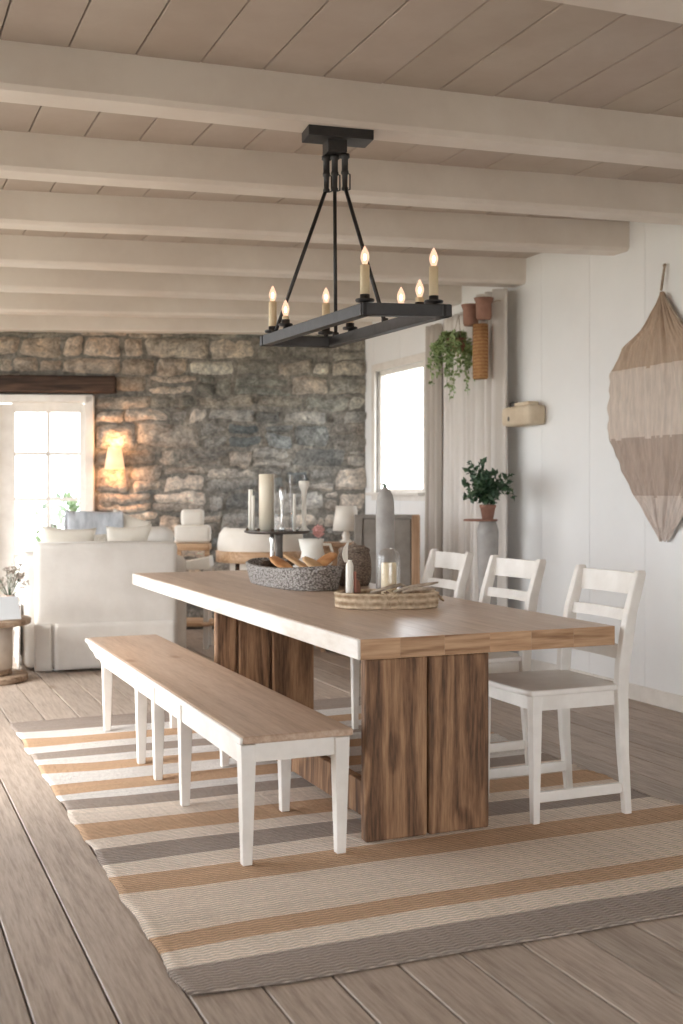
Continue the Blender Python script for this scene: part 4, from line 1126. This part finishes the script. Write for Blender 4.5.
# counter stool and chairs in the background
P = Vector((2.64, 9.64, 0))
t = thing('counter_stool', 'white padded stool with two-tier backrest and round wooden foot shelf behind the table', 'stool', P, math.radians(-22))
b = B()
soft(b, -.155, .155, -.03, .06, .90, 1.055, bev=.035, amp=.003, cuts=4); b.obj('backrest', m_cream, t, smooth=True)
b = B(); soft(b, -.10, .10, -.03, .05, 1.045, 1.19, bev=.035, amp=.003, cuts=4); b.obj('headrest', m_cream, t, smooth=True)
b = B(); b.box((0, .05, .865), (.30, .20, .06), bev=.012); b.obj('seat_rail', m_woodlt, t)
b = B(); b.prism([(-.16, .72), (.16, .79), (.17, .70), (.15, .68), (-.15, .68)], -.16, .16, axis='Y', bev=.01); b.obj('seat', m_waxw, t)
for (sx, sy) in ((-.13, -.12), (.13, -.12), (-.13, .13), (.13, .13)):
    b = B(); b.box((sx, sy, .36), (.045, .045, .72), bev=.004); b.obj('leg', m_linen, t)
b = B(); b.cyl((0, 0, .20), .225, .035, 40, bev=.01); b.obj('foot_shelf', m_woodlt, t)
b = B(); 
for s in (-1, 1): b.box((s * .12, .05, .80), (.04, .05, .14))
b.obj('seat_post', m_woodlt, t)

P = Vector((2.97, 8.78, 0))
t = thing('tub_armchair', 'cream tub armchair with a wooden rim behind the grey basket', 'armchair', P, math.radians(-22))
b = B()
def fn(i, j):
    a0 = -.35 * PI + 1.7 * PI * i - PI / 2 - .5 * PI
    a0 = PI + .35 * PI - (1.7 * PI) * i + PI * 0
    r = .33 - .05 * j
    return Vector((r * math.cos(a0 + PI / 2 * 0 - .0) * 1.0, -r * math.sin(a0) * -1 * .9 * -1, .88 + .17 * j))
def ring(rx, ry, z, a): return Vector((rx * math.cos(a), ry * math.sin(a), z))
prof = [(.335, .86), (.34, .92), (.325, 1.0), (.29, 1.045), (.25, 1.03), (.24, .95), (.24, .60)]
def fn(i, j):
    a0 = PI * .9 + PI * 1.2 * i
    k = j * (len(prof) - 1); k0 = min(int(k), len(prof) - 2); f = k - k0
    r = prof[k0][0] * (1 - f) + prof[k0 + 1][0] * f; z = prof[k0][1] * (1 - f) + prof[k0 + 1][1] * f
    return ring(r, r * .9, z, a0)
b.grid(fn, 30, 18); b.obj('backrest', m_cream, t, solid=.02)
b = B()
def fn(i, j):
    a0 = PI * .9 + PI * 1.2 * i
    return ring(.345, .31, .78 + .09 * j, a0)
b.grid(fn, 30, 2); b.obj('wood_rim', m_woodlt, t, solid=.03)
b = B(); b.cyl((0, 0, .50), .28, .14, 36, bev=.04); b.obj('seat', m_cream, t)
for k in range(4):
    a0 = PI / 4 + k * PI / 2
    b = B(); b.cyl((.24 * math.cos(a0), .22 * math.sin(a0), 0), .018, .80 if k in (2, 3) else .52, 12, r2=.024); b.obj('leg', m_wooddk, t)

# grey upholstered wood framed seat by the window, lamp on chest
m_greyup = M('grey brown upholstery', rgb(132, 124, 116), rgb(148, 140, 132), 8, rough=.95, bump=.2)
m_tanw = wood('tan wood frame', rgb(150, 116, 88), rgb(176, 142, 112), rgb(192, 160, 130), 2, tone=False)
P = Vector((3.80, 8.16, 0))
t = thing('settle_chair', 'high grey upholstered settle chair with a tan wooden side post below the bright window', 'chair', P, math.radians(-22))
b = B(); soft(b, -.19, .19, 0, .08, .35, 1.13, bev=.015, amp=.003, cuts=4); b.obj('backrest', m_greyup, t, smooth=True)
for s in (-1, 1):
    b = B(); b.box((s * .225, .04, .58), (.065, .10, 1.16), bev=.008); b.obj('side_post', m_tanw if s > 0 else m_greyup, t)
b = B(); b.box((0, .04, 1.145), (.40, .09, .03), bev=.006); b.obj('top_rail', m_greyup, t)
b = B(); soft(b, -.2, .2, .09, .55, .38, .46, bev=.02, amp=.003, cuts=3); b.obj('seat', m_greyup, t, smooth=True)
for s in (-1, 1):
    b = B(); b.box((s * .2, .52, .19), (.045, .045, .38), bev=.004); b.obj('leg', m_tanw, t)
P = Vector((3.80, 8.98, 0))
t = thing('wooden_chest', 'tan wooden cabinet carrying the white table lamp left of the window', 'cabinet', P, math.radians(-20))
b = B(); b.box((0, 0, .46), (.5, .34, .84), bev=.008); b.box((0, 0, .895), (.54, .38, .03), bev=.006); b.obj('cabinet_body', m_tanw, t)
for s in (-1, 1):
    d_ = B().box((s * .12, -.176, .46), (.225, .014, .78), bev=.004).obj('door', m_tanw, t)
    B().blob((s * .03, -.192, .5), (.01, .012, .01), 8, 6).obj('knob', m_black, d_)
for sx in (-.2, .2):
    for sy in (-.13, .13): B().box((sx, sy, .02), (.04, .04, .04)).obj('foot', m_tanw, t)
t = thing('table_lamp', 'white table lamp with a broad drum shade by the stone wall corner', 'lamp', P + Vector((0, 0, .9105)))
B().lathe([(0, 0), (.05, 0), (.055, .01), (.03, .03), (.035, .06), (.018, .1), (.008, .13), (0, .13)], n=24).obj('base', m_waxw, t)
B().lathe([(.115, .10), (.085, .31)], n=32).obj('lamp_shade', m_cream, t, solid=.003)

# ------------------------------------------------------------------ light
w = bpy.data.worlds.new('World'); scn.world = w; w.use_nodes = True
bg = w.node_tree.nodes['Background']; bg.inputs[0].default_value = (.905, .952, 1.0, 1); bg.inputs[1].default_value = 3.9
def portal(loc, rot, sx, sy):
    l = bpy.data.lights.new('portal', 'AREA'); l.shape = 'RECTANGLE'; l.size = sx; l.size_y = sy; l.cycles.is_portal = True
    o = bpy.data.objects.new('window_portal', l); COL.objects.link(o); o.location = loc; o.rotation_euler = rot
for (y0, y1) in LW: portal((XL - .02, (y0 + y1) / 2, (LZ0 + LZ1) / 2), (0, -PI / 2, 0), LZ1 - LZ0, y1 - y0)
portal((XR + .12, (WY0 + WY1) / 2, (WZ0 + WZ1) / 2), (0, PI / 2, 0), WZ1 - WZ0, WY1 - WY0)
portal(((FX0 + FX1) / 2, YF + .02, (FZ0 + FZ1) / 2), (PI / 2, 0, 0), FX1 - FX0, FZ1 - FZ0)  # sky light through the added fill opening behind the camera
p = sw((HU0 + HU1) / 2, -.2, HZ / 2); portal(p, (-PI / 2, 0, SROT), HU1 - HU0, HZ)
# soft daylight through the left windows (sun veiled by cloud)
sl = bpy.data.lights.new('sun', 'SUN'); sl.energy = 3.0; sl.angle = math.radians(25); sl.color = (1, .97, .92)
so_ = bpy.data.objects.new('sun', sl); COL.objects.link(so_); so_.rotation_euler = Vector((1, .35, -.75)).to_track_quat('-Z', 'Y').to_euler()

# ------------------------------------------------------------------ camera
cam = bpy.data.cameras.new('camera'); co = bpy.data.objects.new('camera', cam); COL.objects.link(co); scn.camera = co
cam.sensor_fit = 'VERTICAL'; cam.sensor_height = 36; cam.lens = 36 * 1150 / 1024
co.location = (0, 0, 1.33); co.rotation_euler = (PI / 2, 0, -math.radians(22.7))
cam.shift_y = -(512 - 493) / 1024.0
cam.clip_start = .05; cam.clip_end = 200
cam.dof.use_dof = True; cam.dof.focus_distance = 4.7; cam.dof.aperture_fstop = 3.0
scn.view_settings.view_transform = 'Standard'; scn.view_settings.look = 'None'; scn.view_settings.gamma = 1; scn.view_settings.exposure = 1.2
scn.view_settings.use_curve_mapping = False
scn.cycles.use_denoising = True
scn.cycles.max_bounces = 10; scn.cycles.diffuse_bounces = 6; scn.cycles.transparent_max_bounces = 16
scn.cycles.caustics_reflective = False; scn.cycles.caustics_refractive = False
scn.cycles.sample_clamp_indirect = 6
